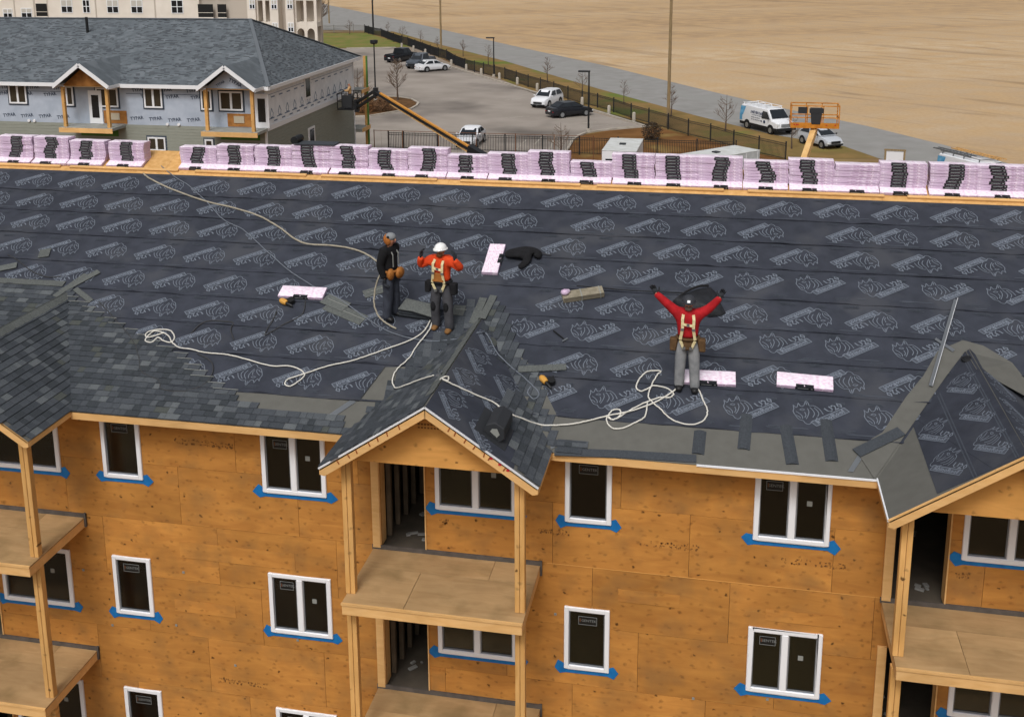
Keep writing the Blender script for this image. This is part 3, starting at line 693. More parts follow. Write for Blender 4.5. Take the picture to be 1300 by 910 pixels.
for i, (Mx, w, tn) in enumerate(TABS):
    if i < 298:
        key = (w, tn)
        if key not in SHM: SHM[key] = tab_mb(w).mesh('shingle', SH[tn])
        link('shingle', SHM[key], roof, Mx)
    else: rest.merge(tab_mb(w), Mx, tn)
obj('shingle_field', rest, SH, roof, kind='stuff')
# ---- caps, starters and loose edge strips
def band(name, p, q, w, m, n, th=.012, off=.02, parent=None):
    p, q, n = V(p), V(q), V(n).normalized(); mb = MB().bar(p+n*off, q+n*off, w, th, n); return obj(name, mb, m, parent or roof)
NL, NR = V((-GSN, 0, GC)), V((GSN, 0, GC))
k = 0; y = GY
while y < YPK-.05:
    for gi in (0, 1):
        gx = GDX[gi]; a = gp(gx, -1, y, .085, .03); b = gp(gx, -1, min(y+.32, YPK), .085, .022)
        if gi == 1 and y < -1.4: continue
        obj('ridge_cap', MB().bar(a, b, .17, .012, NL), m_cap, GAB[gi])
        if gi == 0: obj('ridge_cap', MB().bar(gp(gx, 1, y, .085, .03), gp(gx, 1, min(y+.32, YPK), .085, .022), .17, .012, NR), m_cap, GAB[gi])
    y += .3
for p, q, w in (((-4.777,2.357,9.454), (-4.706,3.079,9.749), .16), ((-4.608,2.466,9.526), (-4.51,3.164,9.783), .15), ((-13.95,2.527,9.524), (-13.413,3.222,9.807), .16), ((-13.993,2.377,9.463), (-13.652,3.101,9.758), .14), ((-16.159,2.755,9.616), (-13.998,2.771,9.623), .17), ((-13.661,2.649,9.573), (-13.093,2.305,9.433), .12), ((-15.999,3.051,9.737), (-15.469,3.274,9.828), .2), ((-15.157,3.67,9.989), (-14.921,3.741,10.018), .3)):
    band('cap_strip', p, q, w, m_cap, RN, th=.014, off=.035)
for ki, (a, b) in enumerate((((-0.242,0.15,8.556), (-0.262,-0.337,8.357)), ((0.542,0.593,8.736), (0.494,-0.161,8.429)), ((1.195,0.414,8.663), (1.291,-0.386,8.338)), ((1.873,0.602,8.74), (1.929,-0.255,8.391)))):
    a, b = V(a), V(b); c = (b-a).normalized(); s_ = RN.cross(c)
    for sg in (-1, 1):
        pass
    mb = MB(); w = .105
    prof = [(-w, .012), (-w*.5, .035), (0, .046), (w*.5, .035), (w, .012)]
    vs_ = [a+s_*x+RN*h for x, h in prof]+[b+s_*x+RN*h for x, h in prof]
    mb.add(vs_, [(i, i+1, i+6, i+5) for i in range(4)]); mb.add([p-RN*.008 for p in vs_], [(i+5, i+6, i+1, i) for i in range(4)]); mb.add([vs_[5+i] for i in range(5)]+[p-RN*.02 for p in vs_[5:]], [(i, i+1, i+6, i+5) for i in range(4)])
    tag(obj('cap_shingle', mb, m_dcap), 'dark curved cap shingle, %s of four laid on the grey eave strip' % ('leftmost', 'second from left', 'third from left', 'rightmost')[ki], 'shingle', 'dark cap shingles laid down the eave').parent = None
for p, q, lab in (((2.332,-0.069,8.467), (3.103,0.47,8.686), 'dark flat shingle strip lying slantwise at the right valley'),):
    pass
tag(band('shingle_strip', p, q, .2, m_dcap, RN, th=.012, off=.04), lab, 'shingle').parent = None
tag(band('shingle_strip', (-3.65,1.235,8.997), (-2.761,1.376,9.055), .16, m_cap, RN, th=.014, off=.045), 'grey shingle strip lying level beside the middle gable', 'shingle').parent = None
tag(band('shingle_strip', (-3.374,0.855,8.843), (-3.371,-0.508,8.702), .17, m_cap, NR, th=.014, off=.045), 'grey cap strip lying down the right face of the middle gable', 'shingle') if False else None
ds = MB()
for p, q in (((-2.689,-0.538,8.276), (-1.53,-0.468,8.304)), ((-1.53,-0.468,8.304), (-0.284,-0.437,8.317))): ds.bar(V(p)+RN*.012, V(q)+RN*.012, .17, .016, RN)
obj('starter_strip', ds, m_dcap, roof)
obj('starter_strip', MB().bar(V((-2.772,-0.361,8.348))+RN*.02, V((-2.167,-0.35,8.352))+RN*.02, .15, .016, RN), m_dcap, roof)

# ================================================================ ALONG THE RIDGE: cleats and bundles of shingles
BW, BD, BH = .975, .34, .067
def bundle_mb():
    mb = MB(); n = 8; r = random.Random(5)
    prof = [(-BD/2, .004), (-BD/2+.006, 0), (BD/2-.006, 0), (BD/2, .004), (BD/2, BH-.006), (BD/2-.008, BH-.001), (-BD/2+.008, BH), (-BD/2, BH-.006)]
    for i in range(n+1):
        x = -BW/2+BW*i/n
        for y, z in prof: mb.v.append((x, y+(r.uniform(-.0025, .0025) if y < 0 else 0), z+(r.uniform(-.0025, .0025) if z > .03 else 0)))
    m = len(prof)
    for i in range(n):
        for j in range(m):
            mb.f.append((i*m+j, i*m+(j+1) % m, (i+1)*m+(j+1) % m, (i+1)*m+j)); mb.m.append(1 if j == 5 else 0)
    mb.f.append(tuple(range(m))[::-1]); mb.f.append(tuple(n*m+j for j in range(m))); mb.m += [0, 0]
    for k in range(9):                                    # printed ticks on the long side
        x = r.choice((-1, 1))*r.uniform(.2, .46); mb.box((x, -BD/2-.001, r.uniform(.02, .05)), (r.uniform(.01, .05), .003, .007), None, 2)
    return mb
ME_B = bundle_mb().mesh('shingle_bundle', [m_pink, m_pink2, m_pinkd], smooth=True)
lb_ = MB().box((0, -BD/2-.0035, BH/2), (.33, .006, BH*.74)); lb_.box((-.03, -BD/2-.0068, BH*.5), (.19, .001, .012), None, 1); lb_.box((.12, -BD/2-.0068, BH*.5), (.03, .001, .02), None, 1)
lb_.box((0, -BD/2+.03, BH+.0005), (.31, .075, .003), None, 0)
ME_L = lb_.mesh('label', [m_lblk, m_lblp])
lb_ = MB()
for k in range(5): lb_.box((-.12+k*.06, -BD/2-.002, .02+.008*(k % 3)), (.05, .003, .006))
ME_L2 = lb_.mesh('label', [m_pinkd])
LAYN = ['bottom', 'second', 'third', 'fourth', 'fifth', 'sixth', 'seventh', 'eighth']
EDG = [-40, 3.7, 48, 93, 140, 193, None, 233, 280, 327, 374, 423, 471.5, 521, 570, 622, 673, 725.5, 777.6, 832.6, 887, 943, 1000, 1058.5, 1114, 1176.5, 1238, 1299, 1360]
LAY = [7, 8, 8, 7, 7, None, 6, 7, 7, 8, 8, 7, 8, 6, 7, 8, 5, 8, 8, 8, 7, 8, 7, 8, 8, 8, 8]
YF = 7.17; ZB = zmain(YF)+.072
SXC = [(-18.951,7.33,11.422), (-17.932,7.33,11.454), (-16.916,7.33,11.486), (-15.885,7.33,11.477), (-14.78,7.33,11.471), None, (-12.833,7.33,11.493), (-11.838,7.33,11.485), (-10.857,7.33,11.478), (-9.87,7.33,11.471), (-8.886,7.33,11.484), (-7.906,7.33,11.497), (-6.931,7.33,11.491), (-5.951,7.33,11.486), (-4.965,7.33,11.501), (-3.995,7.33,11.496), (-3.02,7.33,11.493), (-2.042,7.33,11.489), (-1.052,7.33,11.506), (-0.076,7.33,11.504), (0.91,7.33,11.521), (1.898,7.33,11.52), (2.861,7.33,11.537), (3.845,7.33,11.519), (4.859,7.33,11.539), (5.85,7.33,11.54), (6.81,7.33,11.541)]
def put_bundle(M4, label, group, lab_dx=0, lab=ME_L):
    o = link('shingle_bundle', ME_B, None, M4); tag(o, label, 'shingle bundle', group)
    if lab:
        c = link('label', lab, o); c.location = (lab_dx, 0, 0)
    return o
r = random.Random(21); si = 0; tops = []
for i, c in enumerate(SXC):
    if c is None: tops.append(None); continue
    n = LAY[i]; where = 'in the %s ridge stack from the left' % ORD[si]; lean = r.uniform(-.02, .02)
    wob = 0; dxl = r.uniform(-.08, .0)
    for k in range(n):
        dxl = max(-.1, min(.05, dxl+r.uniform(-.045, .045))); wob = max(-.03, min(.03, wob+r.uniform(-.015, .015)))
        M4 = Matrix.Translation((c[0]+wob, YF+BD/2+r.uniform(-.012, .012), ZB+k*(BH+.002))) @ Matrix.Rotation(r.uniform(-.012, .012), 4, 'Z')
        put_bundle(M4, 'pink wrapped shingle bundle, %s %s' % ('topmost' if k == n-1 else LAYN[k]+' up' if k else 'bottom', where), 'pink shingle bundles stacked along the ridge', dxl, ME_L2 if si == 21 else ME_L)
    tops.append((c[0], n))
    a = rp(c[0]+r.uniform(-.02, .02), 7.555, .006); M4 = frame(a+RU*(BD/2), XD, RU, RN)
    put_bundle(M4, 'pink shingle bundle lying on the slope under the %s ridge stack from the left' % ORD[si], 'pink bundles laid flat under the ridge stacks', r.uniform(-.1, .05))
    si += 1
CL = [(-40, 78), (90, 227), (249, 390), (409, 555), (585, 737), (758, 919), (949, 1122), (1151, 1312)]
CLY = [(-19.24,7.569), (-16.545,7.542), (-16.277,7.54), (-13.292,7.52), (-12.837,7.547), (-9.922,7.55), (-9.54,7.556), (-6.653,7.515), (-6.082,7.534), (-3.237,7.501), (-2.861,7.557), (0.003,7.535), (0.522,7.584), (3.441,7.621), (3.917,7.622), (6.487,7.584)]
CLN = ['far left', 'by the bare gap in the stacks', 'right of the bare gap', 'above the dark clothed worker', 'above the white rectangular bundle', 'above the yellow crate', 'below the orange lift basket', 'far right']
CLN = ['at far left', 'reaching the bare gap', 'just right of the bare gap', 'above the black clad worker', 'above the black jacket', 'above the black bag', 'below the orange lift basket', 'at far right']
for i in range(8):
    a, b = CLY[2*i], CLY[2*i+1]
    mb = MB().bar(rp(a[0], 7.5, .022), rp(b[0], 7.5, .022), .085, .04, RN)
    tag(obj('timber_cleat', mb, m_lum, None, bevel=.004), 'pale timber batten nailed below the pink stacks, '+CLN[i], 'batten', 'battens along the ridge')
# black mat and roll on top of a stack
c = SXC[9]; ztop = ZB+8*(BH+.002)
o = thing('roofing_felt', 'charcoal felt roll laid flat on the ninth pink stack, its rolled end showing at left', 'felt roll', (c[0], YF+.2, ztop+.0))
mb = MB().bb((-.42, -.24, .012), (.62, .2, .035)); obj('flat_sheet', mb, m_dcap, o)
obj('roll', MB().tube([(-.42, -.2, .1), (-.42, .22, .1)], .095, 12).tube([(-.42, -.21, .1), (-.42, -.195, .1)], .05, 10, 0), m_black, o, smooth=True)

# ---- loose bundles on the slope
def slope_frame(p, q):   # origin at the middle, x from p to q on the slope
    p, q = V(p), V(q); x = (q-p).normalized(); return frame((p+q)/2, x, RN.cross(x), RN)
LOOSE = [((-9.037,2.753,9.616), (-8.033,2.763,9.62), 'open pink shingle bundle lying beside the nail gun, left of the workers'), ((-4.726,3.81,10.046), (-4.727,4.662,10.393), 'pink shingle bundle standing lengthwise up the slope beside the black jacket'),
         ((-0.552,1.177,8.974), (0.261,1.198,8.983), 'pink shingle bundle lying behind the legs of the red shirted worker with raised arms'), ((1.049,1.273,9.013), (2.041,1.238,8.999), 'pink shingle bundle lying alone on the black paper right of the workers')]
for i, (p, q, lab) in enumerate(LOOSE):
    Mf = slope_frame(p, q); Mf.translation = Mf.translation+RN*.022+(Mf.col[1].to_3d()*.16 if i != 1 else Mf.col[1].to_3d()*.0)
    put_bundle(Mf, lab, 'pink shingle bundles lying loose on the slope', 0)

# ================================================================ ropes and hoses
def rope(name, pts, r, m, label, cat, h=None, n=6, sides=6, group=None):
    P = spline(pts, n); rr = random.Random(len(pts)); mb = MB()
    P = [p+V((rr.uniform(-.006, .006), rr.uniform(-.006, .006), 0)) for p in P]
    mb.tube(P, r, sides); return tag(obj(name, mb, m, None, smooth=80), label, cat, group)
rope('safety_rope', [(-11.047,1.542,9.16),(-11.319,1.386,9.097),(-11.4,1.512,9.148),(-11.224,1.616,9.19),(-10.945,1.618,9.191),(-10.753,1.436,9.117),(-10.775,1.303,9.063),(-10.944,1.332,9.075),(-11.102,1.405,9.105),(-11.172,1.268,9.049),(-11.337,1.319,9.07),(-11.27,1.567,9.171),(-10.96,1.505,9.145),(-10.716,1.287,9.056),(-10.509,1.176,9.011),(-10.244,1.157,9.003),(-9.947,1.098,8.98),(-9.437,1.081,8.973),(-8.931,0.981,8.932),(-8.464,0.88,8.891),(-8.135,0.91,8.903),(-7.872,0.853,8.88),(-7.714,0.727,8.829),(-7.766,0.564,8.762),(-7.885,0.415,8.702),(-8.013,0.462,8.721),(-7.995,0.582,8.769),(-7.839,0.676,8.808),(-7.682,0.77,8.846),(-7.325,0.984,8.933),(-6.931,1.142,8.997),(-6.593,1.337,9.077),(-6.258,1.553,9.165),(-5.919,1.772,9.254),(-5.723,2.003,9.348),(-5.662,2.203,9.429),(-5.633,2.469,9.538),(-5.64,2.625,9.602)], .014, m_wrope, 'white safety rope with a coil at its left end, leading to the white helmeted worker', 'rope')
rope('safety_rope', [(-5.606,2.484,9.571),(-5.578,2.179,9.447),(-5.623,1.916,9.34),(-5.724,1.633,9.224),(-5.792,1.297,9.088),(-5.944,1.001,8.967),(-5.964,0.743,8.862),(-5.86,0.54,8.779),(-5.614,0.296,8.936),(-5.278,0.074,9.16),(-4.889,-0.273,9.419)], .014, m_wrope, 'white safety rope bent over the shingled left face of the middle gable', 'rope')
anc = thing('roof_anchor', 'small metal roof anchor on the middle gable ridge where two white ropes meet', 'anchor', (-4.753,-0.387,9.437))
mb = MB().box((0, 0, .03), (.12, .1, .02)).box((.02, 0, .07), (.02, .09, .09), Matrix.Rotation(.4, 3, 'Y')).tube([(0, 0, .05), (-.02, 0, .12), (.0, 0, .16)], .012, 6)
obj('plate', mb, m_zinc, anc)
rope('safety_rope', [(-4.654,-0.747,9.552),(-4.586,-0.618,9.559),(-4.542,-0.572,9.53),(-4.527,-0.689,9.52),(-4.59,-0.769,9.562),(-4.354,-0.659,9.405),(-4.107,-0.531,9.24),(-3.785,-0.344,9.025)]+[(-3.576,-0.397,8.892),(-3.326,-0.241,8.726),(-3.039,-0.025,8.533),(-2.745,-0.013,8.538),(-2.445,0.052,8.564),(-2.192,0.147,8.603),(-1.872,0.285,8.659),(-1.482,0.43,8.718),(-1.095,0.648,8.807),(-0.818,0.894,8.907),(-0.554,1.198,9.031),(-0.393,1.403,9.114)], .015, m_wrope, 'white safety rope from the middle gable anchor up to the red shirted worker', 'rope')
rope('safety_rope', [(-0.323,1.094,8.973),(-0.214,0.811,8.857),(-0.137,0.585,8.765),(-0.184,0.387,8.685),(-0.342,0.267,8.636),(-0.559,0.263,8.634),(-0.784,0.363,8.675),(-0.963,0.558,8.754),(-1.112,0.688,8.807),(-1.193,0.827,8.864),(-1.167,1.033,8.948),(-1.075,1.326,9.067),(-1.01,1.428,9.109),(-1.112,1.438,9.113),(-1.281,1.384,9.09),(-1.406,1.161,9),(-1.42,0.99,8.93),(-1.329,0.925,8.904),(-1.194,1.012,8.939),(-1.113,1.076,8.965),(-0.884,1.041,8.951),(-0.749,0.924,8.903),(-0.813,0.826,8.864),(-0.981,0.81,8.857),(-1.223,0.677,8.803),(-1.485,0.471,8.719),(-1.663,0.294,8.647),(-1.715,0.253,8.63),(-1.795,0.227,8.62),(-1.86,0.31,8.653),(-1.791,0.441,8.707),(-1.666,0.454,8.712),(-1.653,0.33,8.661),(-1.768,0.23,8.621),(-1.872,0.291,8.645),(-1.857,0.151,8.589),(-1.747,0.04,8.543),(-1.583,0.056,8.55),(-1.377,0.199,8.608),(-1.223,0.337,8.664),(-1.197,0.535,8.745),(-1.195,0.68,8.804)], .014, m_wrope, 'white safety rope lying in loose loops beside the red shirted worker', 'rope')
rope('air_hose', [((-15.009,7.25,11.967)), ((-14.688,7.2,11.581)), ((-14.428,7.12,11.301))]+[(-14.017,6.653,11.236),(-13.492,6.364,11.118),(-12.934,6.116,11.017),(-12.021,5.776,10.879),(-11.168,5.563,10.792),(-10.478,5.317,10.692),(-9.857,4.963,10.548),(-9.412,4.637,10.415),(-9.009,4.45,10.339),(-8.451,4.437,10.334),(-7.954,4.367,10.305),(-7.563,4.213,10.243),(-7.225,3.982,10.149)]+[V((-7.043,3.845,10.093))+V((0,0,.0))], .02, m_trope, 'tan air hose hanging over the ridge stack and running down to the black clad worker', 'hose')
rope('air_hose', [(-7.025,3.722,10.043),(-6.853,3.082,9.782),(-6.67,2.633,9.599),(-6.421,2.405,9.506),(-6.263,2.374,9.494)], .018, m_trope, 'short tan hose loop at the feet of the black clad worker', 'hose') if False else None
rope('air_hose', [(-13.827,7.089,11.414),(-13.259,6.664,11.241),(-12.732,6.346,11.111),(-12.021,5.776,10.879),(-11.305,5.148,10.623),(-10.682,4.824,10.491),(-10.087,4.347,10.297),(-9.544,3.913,10.12),(-8.987,3.498,9.951),(-8.306,3.086,9.784),(-7.731,2.823,9.677),(-7.123,2.414,9.51),(-6.667,2.119,9.39),(-6.11,1.885,9.295),(-5.528,1.808,9.263),(-5.006,1.887,9.305),(-4.542,1.735,9.518),(-4.435,1.955,9.447),(-4.293,1.796,9.352),(-4.111,1.509,9.231),(-3.779,1.271,9.045),(-3.462,1.007,8.937),(-3.175,0.711,8.817),(-3.236,0.557,8.754),(-3.377,0.692,8.809),(-3.345,0.846,8.872)], .011, m_bhose, 'blue grey hose from the bare stack gap across the roof to the middle gable', 'hose')
rope('air_hose', [(-8.411,2.701,9.618),(-8.34,2.315,9.461),(-8.605,2.023,9.342),(-8.858,1.715,9.217),(-8.915,1.731,9.223),(-8.902,2.042,9.35),(-8.905,2.36,9.479)], .012, m_khose, 'dark thin hose looping below the nail gun on the left', 'hose')
rope('air_hose', [(-10.464,1.597,9.169),(-10.365,1.873,9.281),(-10.203,1.977,9.324),(-9.908,1.98,9.325),(-9.706,1.952,9.313),(-9.673,1.754,9.233),(-9.499,1.506,9.132)], .012, m_khose, 'dark thin hose curling beside the coiled white rope end', 'hose')
rope('air_hose', [(-12.916,2.308,9.467),(-12.328,1.864,9.286),(-11.631,1.317,9.063),(-11.239,0.857,8.876),(-11.008,0.505,8.733),(-10.55,0.325,8.659),(-10.384,0.122,8.577),(-9.95,0.104,8.57),(-9.615,0.293,8.646),(-9.556,0.598,8.771),(-9.719,0.891,8.89),(-10.1,1.065,8.961)], .011, m_khose, 'thin dark hose lying over the shingled left part of the slope', 'hose')
rope('electric_lead', [(-2.871,3.589,9.978),(-2.418,3.578,9.973),(-1.934,3.547,9.961),(-1.364,3.546,9.96),(-0.676,3.556,9.964)], .011, m_black, 'black lead lying along a paper lap between the timber bundle and the worker', 'cable')
rope('electric_lead', [(-15.907,3.577,9.984),(-15.58,3.44,9.928),(-15.021,3.114,9.795),(-14.53,2.946,9.727),(-14.212,2.996,9.747)], .01, m_khose, 'dark lead at the far left of the roof above the shingles', 'cable')

# ================================================================ tools and loose goods on the roof
m_yel = M('gun_yellow', '#c99545', rough=.5); m_blk = M('gun_black', '#1b1b1c', rough=.5); m_bag = M('black_bag', '#26282c', '#1a1b1e', scale=5, rough=.55, bump=.8, bscale=9); m_jac = M('black_cloth', '#1a1a1d', '#121214', scale=9, rough=.95, bump=.5, bscale=20)
def nailgun(p, rz, lab):
    t = thing('nail_gun', lab, 'nail gun'); t.matrix_world = frame(V(p), XD, RU, RN) @ Matrix.Rotation(rz, 4, 'Z')
    obj('body', MB().tube([(-.02, 0, .06), (.05, 0, .065), (.12, 0, .065), (.16, 0, .06)], [.05, .062, .06, .04], 10), m_yel, t, smooth=True)
    obj('nose', MB().tube([(-.02, 0, .05), (-.14, 0, .045), (-.18, 0, .04)], [.035, .03, .012], 8), m_blk, t, smooth=True)
    obj('handle', MB().bar((.06, -.03, .06), (.02, -.2, .05), .045, .05), m_blk, t, bevel=.01)
    obj('coil_magazine', MB().tube([(-.05, -.1, .02), (-.05, -.1, .09)], .07, 12), m_blk, t)
nailgun((-8.773,2.556,9.557), 2.7, 'yellow and black nail gun beside the pink bundle on the left')
nailgun((-3.079,0.928,8.905), 2.3, 'yellow and black nail gun right of the middle gable')
t = thing('hammer', 'black handled hammer lying on the black paper between the workers', 'hammer'); t.matrix_world = frame((-2.998,2.16,9.396), XD, RU, RN) @ Matrix.Rotation(-.75, 4, 'Z')
obj('handle', MB().tube([(-.2, 0, .015), (.16, 0, .015)], [.017, .012], 6), m_blk, t); obj('head', MB().bar((.16, -.07, .015), (.16, .06, .015), .03, .03), m_zinc, t)
# opened paper pack of cap shingles with pink wrapping on top
t = thing('shingle_pack', 'long tan opened pack of cap shingles with torn pink wrap on its left end', 'shingle pack'); t.matrix_world = slope_frame((-3.143,3.137,9.772), (-2.238,3.415,9.885)); t.location = t.location+RN*.02
m_pk = M('pack_tan', '#8d8574', '#77705f', scale=12, stretch=(1, 1, 8), rough=.9)
pk = MB()
for i in range(4): pk.bb((-.42+RND.uniform(-.01, .01), -.09+RND.uniform(-.006, .006), .004+i*.03), (.42+RND.uniform(-.01, .01), .13, .03+i*.03))
obj('strips', pk, m_pk, t); obj('shadow_side', MB().bb((-.41, -.1, .0), (.41, -.095, .1)), m_cap, t) if False else None
for x in (-.05, .33): obj('strap', MB().bb((x, -.105, 0), (x+.02, .137, .126)), m_stw, t)
obj('torn_wrap', MB().ell((-.36, .05, .165), (.09, .08, .06), 8, 5).ell((-.3, .08, .15), (.06, .05, .05), 7, 4), m_pink, t, smooth=70)
def blob(pts, r, lvl=2, seed=1, amp=.03):                # lumpy skinned mass through points
    me = skin_mesh([p for p in pts], [(i, i+1) for i in range(len(pts)-1)], r, lvl)
    return me
def skin_mesh(verts, edges, radii, lvl=1, root=0):
    me = bpy.data.meshes.new('s'); me.from_pydata([tuple(v) for v in verts], edges, []); o = bpy.data.objects.new('s', me); COL.objects.link(o)
    o.modifiers.new('k', 'SKIN'); sk = me.skin_vertices[0].data
    for i, rr in enumerate(radii):
        sk[i].radius = (rr, rr) if not isinstance(rr, (tuple, list)) else rr; sk[i].use_root = (i == root)
    if lvl: s = o.modifiers.new('s', 'SUBSURF'); s.levels = lvl; s.render_levels = lvl
    res = bpy.data.meshes.new_from_object(o.evaluated_get(bpy.context.evaluated_depsgraph_get()))
    bpy.data.objects.remove(o); bpy.data.meshes.remove(me)
    res.polygons.foreach_set('use_smooth', [True]*len(res.polygons)); return res
def skobj(name, verts, edges, radii, m, parent, lvl=1, root=0):
    me = skin_mesh(verts, edges, radii, lvl, root); me.name = name; me.materials.append(m); return link(name, me, parent)
jk = thing('jacket', 'crumpled black jacket lying on the slope right of the upright pink bundle', 'jacket'); jk.matrix_world = frame((-4.19,4.362,10.293), XD, RU, RN) @ Matrix.Scale(1.2, 4)
L = lambda px, py, h: None
skobj('body', [(-.28, -.0, .05), (-.12, .02, .08), (.06, .06, .1), (.22, .12, .08), (.34, .08, .06), (.3, -.04, .05), (.16, -.12, .06), (.12, -.24, .05), (.04, -.34, .04)], [(0, 1), (1, 2), (2, 3), (3, 4), (4, 5), (2, 6), (6, 7), (7, 8)], [(.09, .05), (.13, .06), (.15, .07), (.12, .06), (.09, .05), (.07, .04), (.08, .045), (.07, .04), (.05, .03)], m_jac, jk, 2)
obj('zip', MB().tube([(.36, .1, .05), (.45, .1, .03), (.55, .09, .02)], .01, 5), m_khose, jk)
bg = thing('bag', 'large black tool bag slumped on the slope behind the worker with raised arms', 'bag'); bg.matrix_world = frame((-0.41,3.131,9.791), XD, RU, RN)
mb = MB(); rr = random.Random(4)
ring = [(-.5, .1), (-.3, .3), (.0, .5), (.2, .62), (.32, .5), (.42, .1), (.52, -.06), (.46, -.2), (.2, -.2), (-.2, -.1)]
lv = [(1.0, 0), (.97, .06), (.86, .12), (.6, .17), (.25, .19)]
for sc, h in lv:
    for x, y in ring: mb.v.append((x*sc+rr.uniform(-.04, .04), y*sc+rr.uniform(-.04, .04)+h*.2, h+rr.uniform(-.02, .03)))
nr = len(ring)
for i in range(4):
    for j in range(nr): mb.f.append((i*nr+j, i*nr+(j+1) % nr, (i+1)*nr+(j+1) % nr, (i+1)*nr+j)); mb.m.append(0)
mb.f.append(tuple(4*nr+j for j in range(nr))); mb.m.append(0)
obj('sack', mb, m_bag, bg, smooth=55); obj('handle', MB().tube(spline([(-.48, .12, .05), (-.25, .34, .13), (.0, .5, .16), (.18, .6, .1)]), .025, 6), m_blk, bg, smooth=True)
# vent hood on the middle gable
v0 = V((-3.625,-1.094,8.871)); vn = thing('vent_hood', 'black box vent with a pale open end on the middle gable roof', 'roof vent'); vn.matrix_world = frame(v0+NR*.02, (0, -1, 0), NR.cross(V((0, -1, 0))), NR)
hexp = [(-.17, 0), (.17, 0), (.2, .1), (.1, .25), (-.09, .25), (-.19, .12)]
P = [V((.33, y, z)) for y, z in hexp]
obj('hood', MB().prism(P, (-.72, 0, 0)), m_dark, vn, bevel=.012); obj('end_cap', MB().prism([V((.334, y, z)) for y, z in ((-.07, .07), (.08, .05), (.09, .12), (.0, .18), (-.07, .13))], (.006, 0, 0)), m_stw, vn); obj('flange', MB().bb((-.45, -.32, -.012), (.45, .3, .002)), m_dark, vn)
# long metal drip edge on the right, leaning against the right gable
a, b = V((3.702,1.482,9.163)), V((4.446,3.735,10.07))
t = thing('metal_edging', 'long bright metal edging lying up the slope at the right gable', 'metal edging', a)
obj('flange', MB().bar((0, 0, 0), b-a, .07, .006, RN), m_zinc, t); obj('lip', MB().bar(V((.03, 0, .02)), b-a+V((.03, 0, .02)), .006, .05, RN), m_white, t)
# loose shingle strips
for i, (p, q, w, lab) in enumerate((((-7.92,2.633,9.567), (-7.003,2.256,9.413), .3, 'grey shingle strip lying beside the left pink bundle, lower one'), ((-8.032,2.81,9.639), (-7.475,2.578,9.544), .3, 'grey shingle strip lying beside the left pink bundle, upper one'), ((-7.233,2.992,9.713), (-6.794,3.24,9.814), .25, 'loose grey shingle strips behind the black clad worker'), ((-5.259,2.693,9.591), (-5.014,2.691,9.59), .3, 'grey shingle piece lying behind the white helmeted worker'))):
    Mf = slope_frame(p, q); t = link('shingle_strip', MB().box((0, 0, .02+.012*(i % 2)), ((V(q)-V(p)).length, w, .012)).box((.05, .02, .034+.012*(i % 2)), ((V(q)-V(p)).length*.9, .012, .002), None, 1).mesh('shingle_strip', [m_cap, m_stw]), None, Mf); tag(t, lab, 'shingle')
Mf = slope_frame((-6.31,2.493,9.51), (-5.568,2.421,9.481)); Mf.translation = Mf.translation+RN*.02
t = thing('shingle_stack', 'dark opened stack of shingles lying between the two left workers', 'shingle stack'); t.matrix_world = Mf; rr = random.Random(3)
for i in range(7): obj('shingle', MB().box((rr.uniform(-.02, .02), .1+rr.uniform(-.02, .02), .015+i*.026), (.72, .34, .022)), m_dcap, t)
obj('bent_shingle', MB().prism([V((-.36, -.08, .2)), V((-.05, -.1, .215)), V((.38, -.14, .16)), V((.4, .16, .21)), V((-.3, .26, .21))], (0, 0, .012)), m_cap, t)

# ================================================================ THE ROOFERS
m_skin = M('skin', '#b98468', '#a87257', scale=9, rough=.55); m_hair = M('ginger_hair', '#a8672c', '#8a4f20', scale=30, rough=.8); m_beard = M('beard', '#6e4a30', rough=.9); m_gbeard = M('grey_beard', '#6a5d54', rough=.9)
m_redc = M('red_shirt', '#b01a22', '#951219', scale=8, rough=.85, bump=.5, bscale=12); m_orc = M('orange_shirt', '#dc4a1c', '#c43c16', scale=8, rough=.85, bump=.5, bscale=12); m_blkc = M('black_top', '#17171a', '#0f0f11', scale=8, rough=.9, bump=.5, bscale=12)
m_jean = M('grey_jeans', '#8e8f90', '#76787b', scale=6, rough=.9, bump=.6, bscale=9); m_dkp = M('charcoal_trousers', '#47474b', '#37373b', scale=6, rough=.9, bump=.6, bscale=9); m_dkp2 = M('dark_trousers', '#3b3f49', '#2c2f38', scale=6, rough=.9, bump=.6, bscale=9)
m_hat = M('white_helmet', '#e3e3e2', rough=.35); m_gcap = M('grey_beanie', '#7d8083', rough=.9); m_dhat = M('dark_helmet', '#33353a', rough=.6); m_lea = M('leather', '#a3682f', '#8a5522', scale=8, rough=.7); m_bro = M('brown_canvas', '#5d452b', '#4a3620', scale=9, rough=.85); m_web = M('harness_webbing', '#d9cda4', '#c4b588', scale=20, rough=.8); m_boot = M('tan_boot', '#8a6238', '#70502c', scale=9, rough=.8); m_glv = M('dark_glove', '#2c2f34', rough=.8)
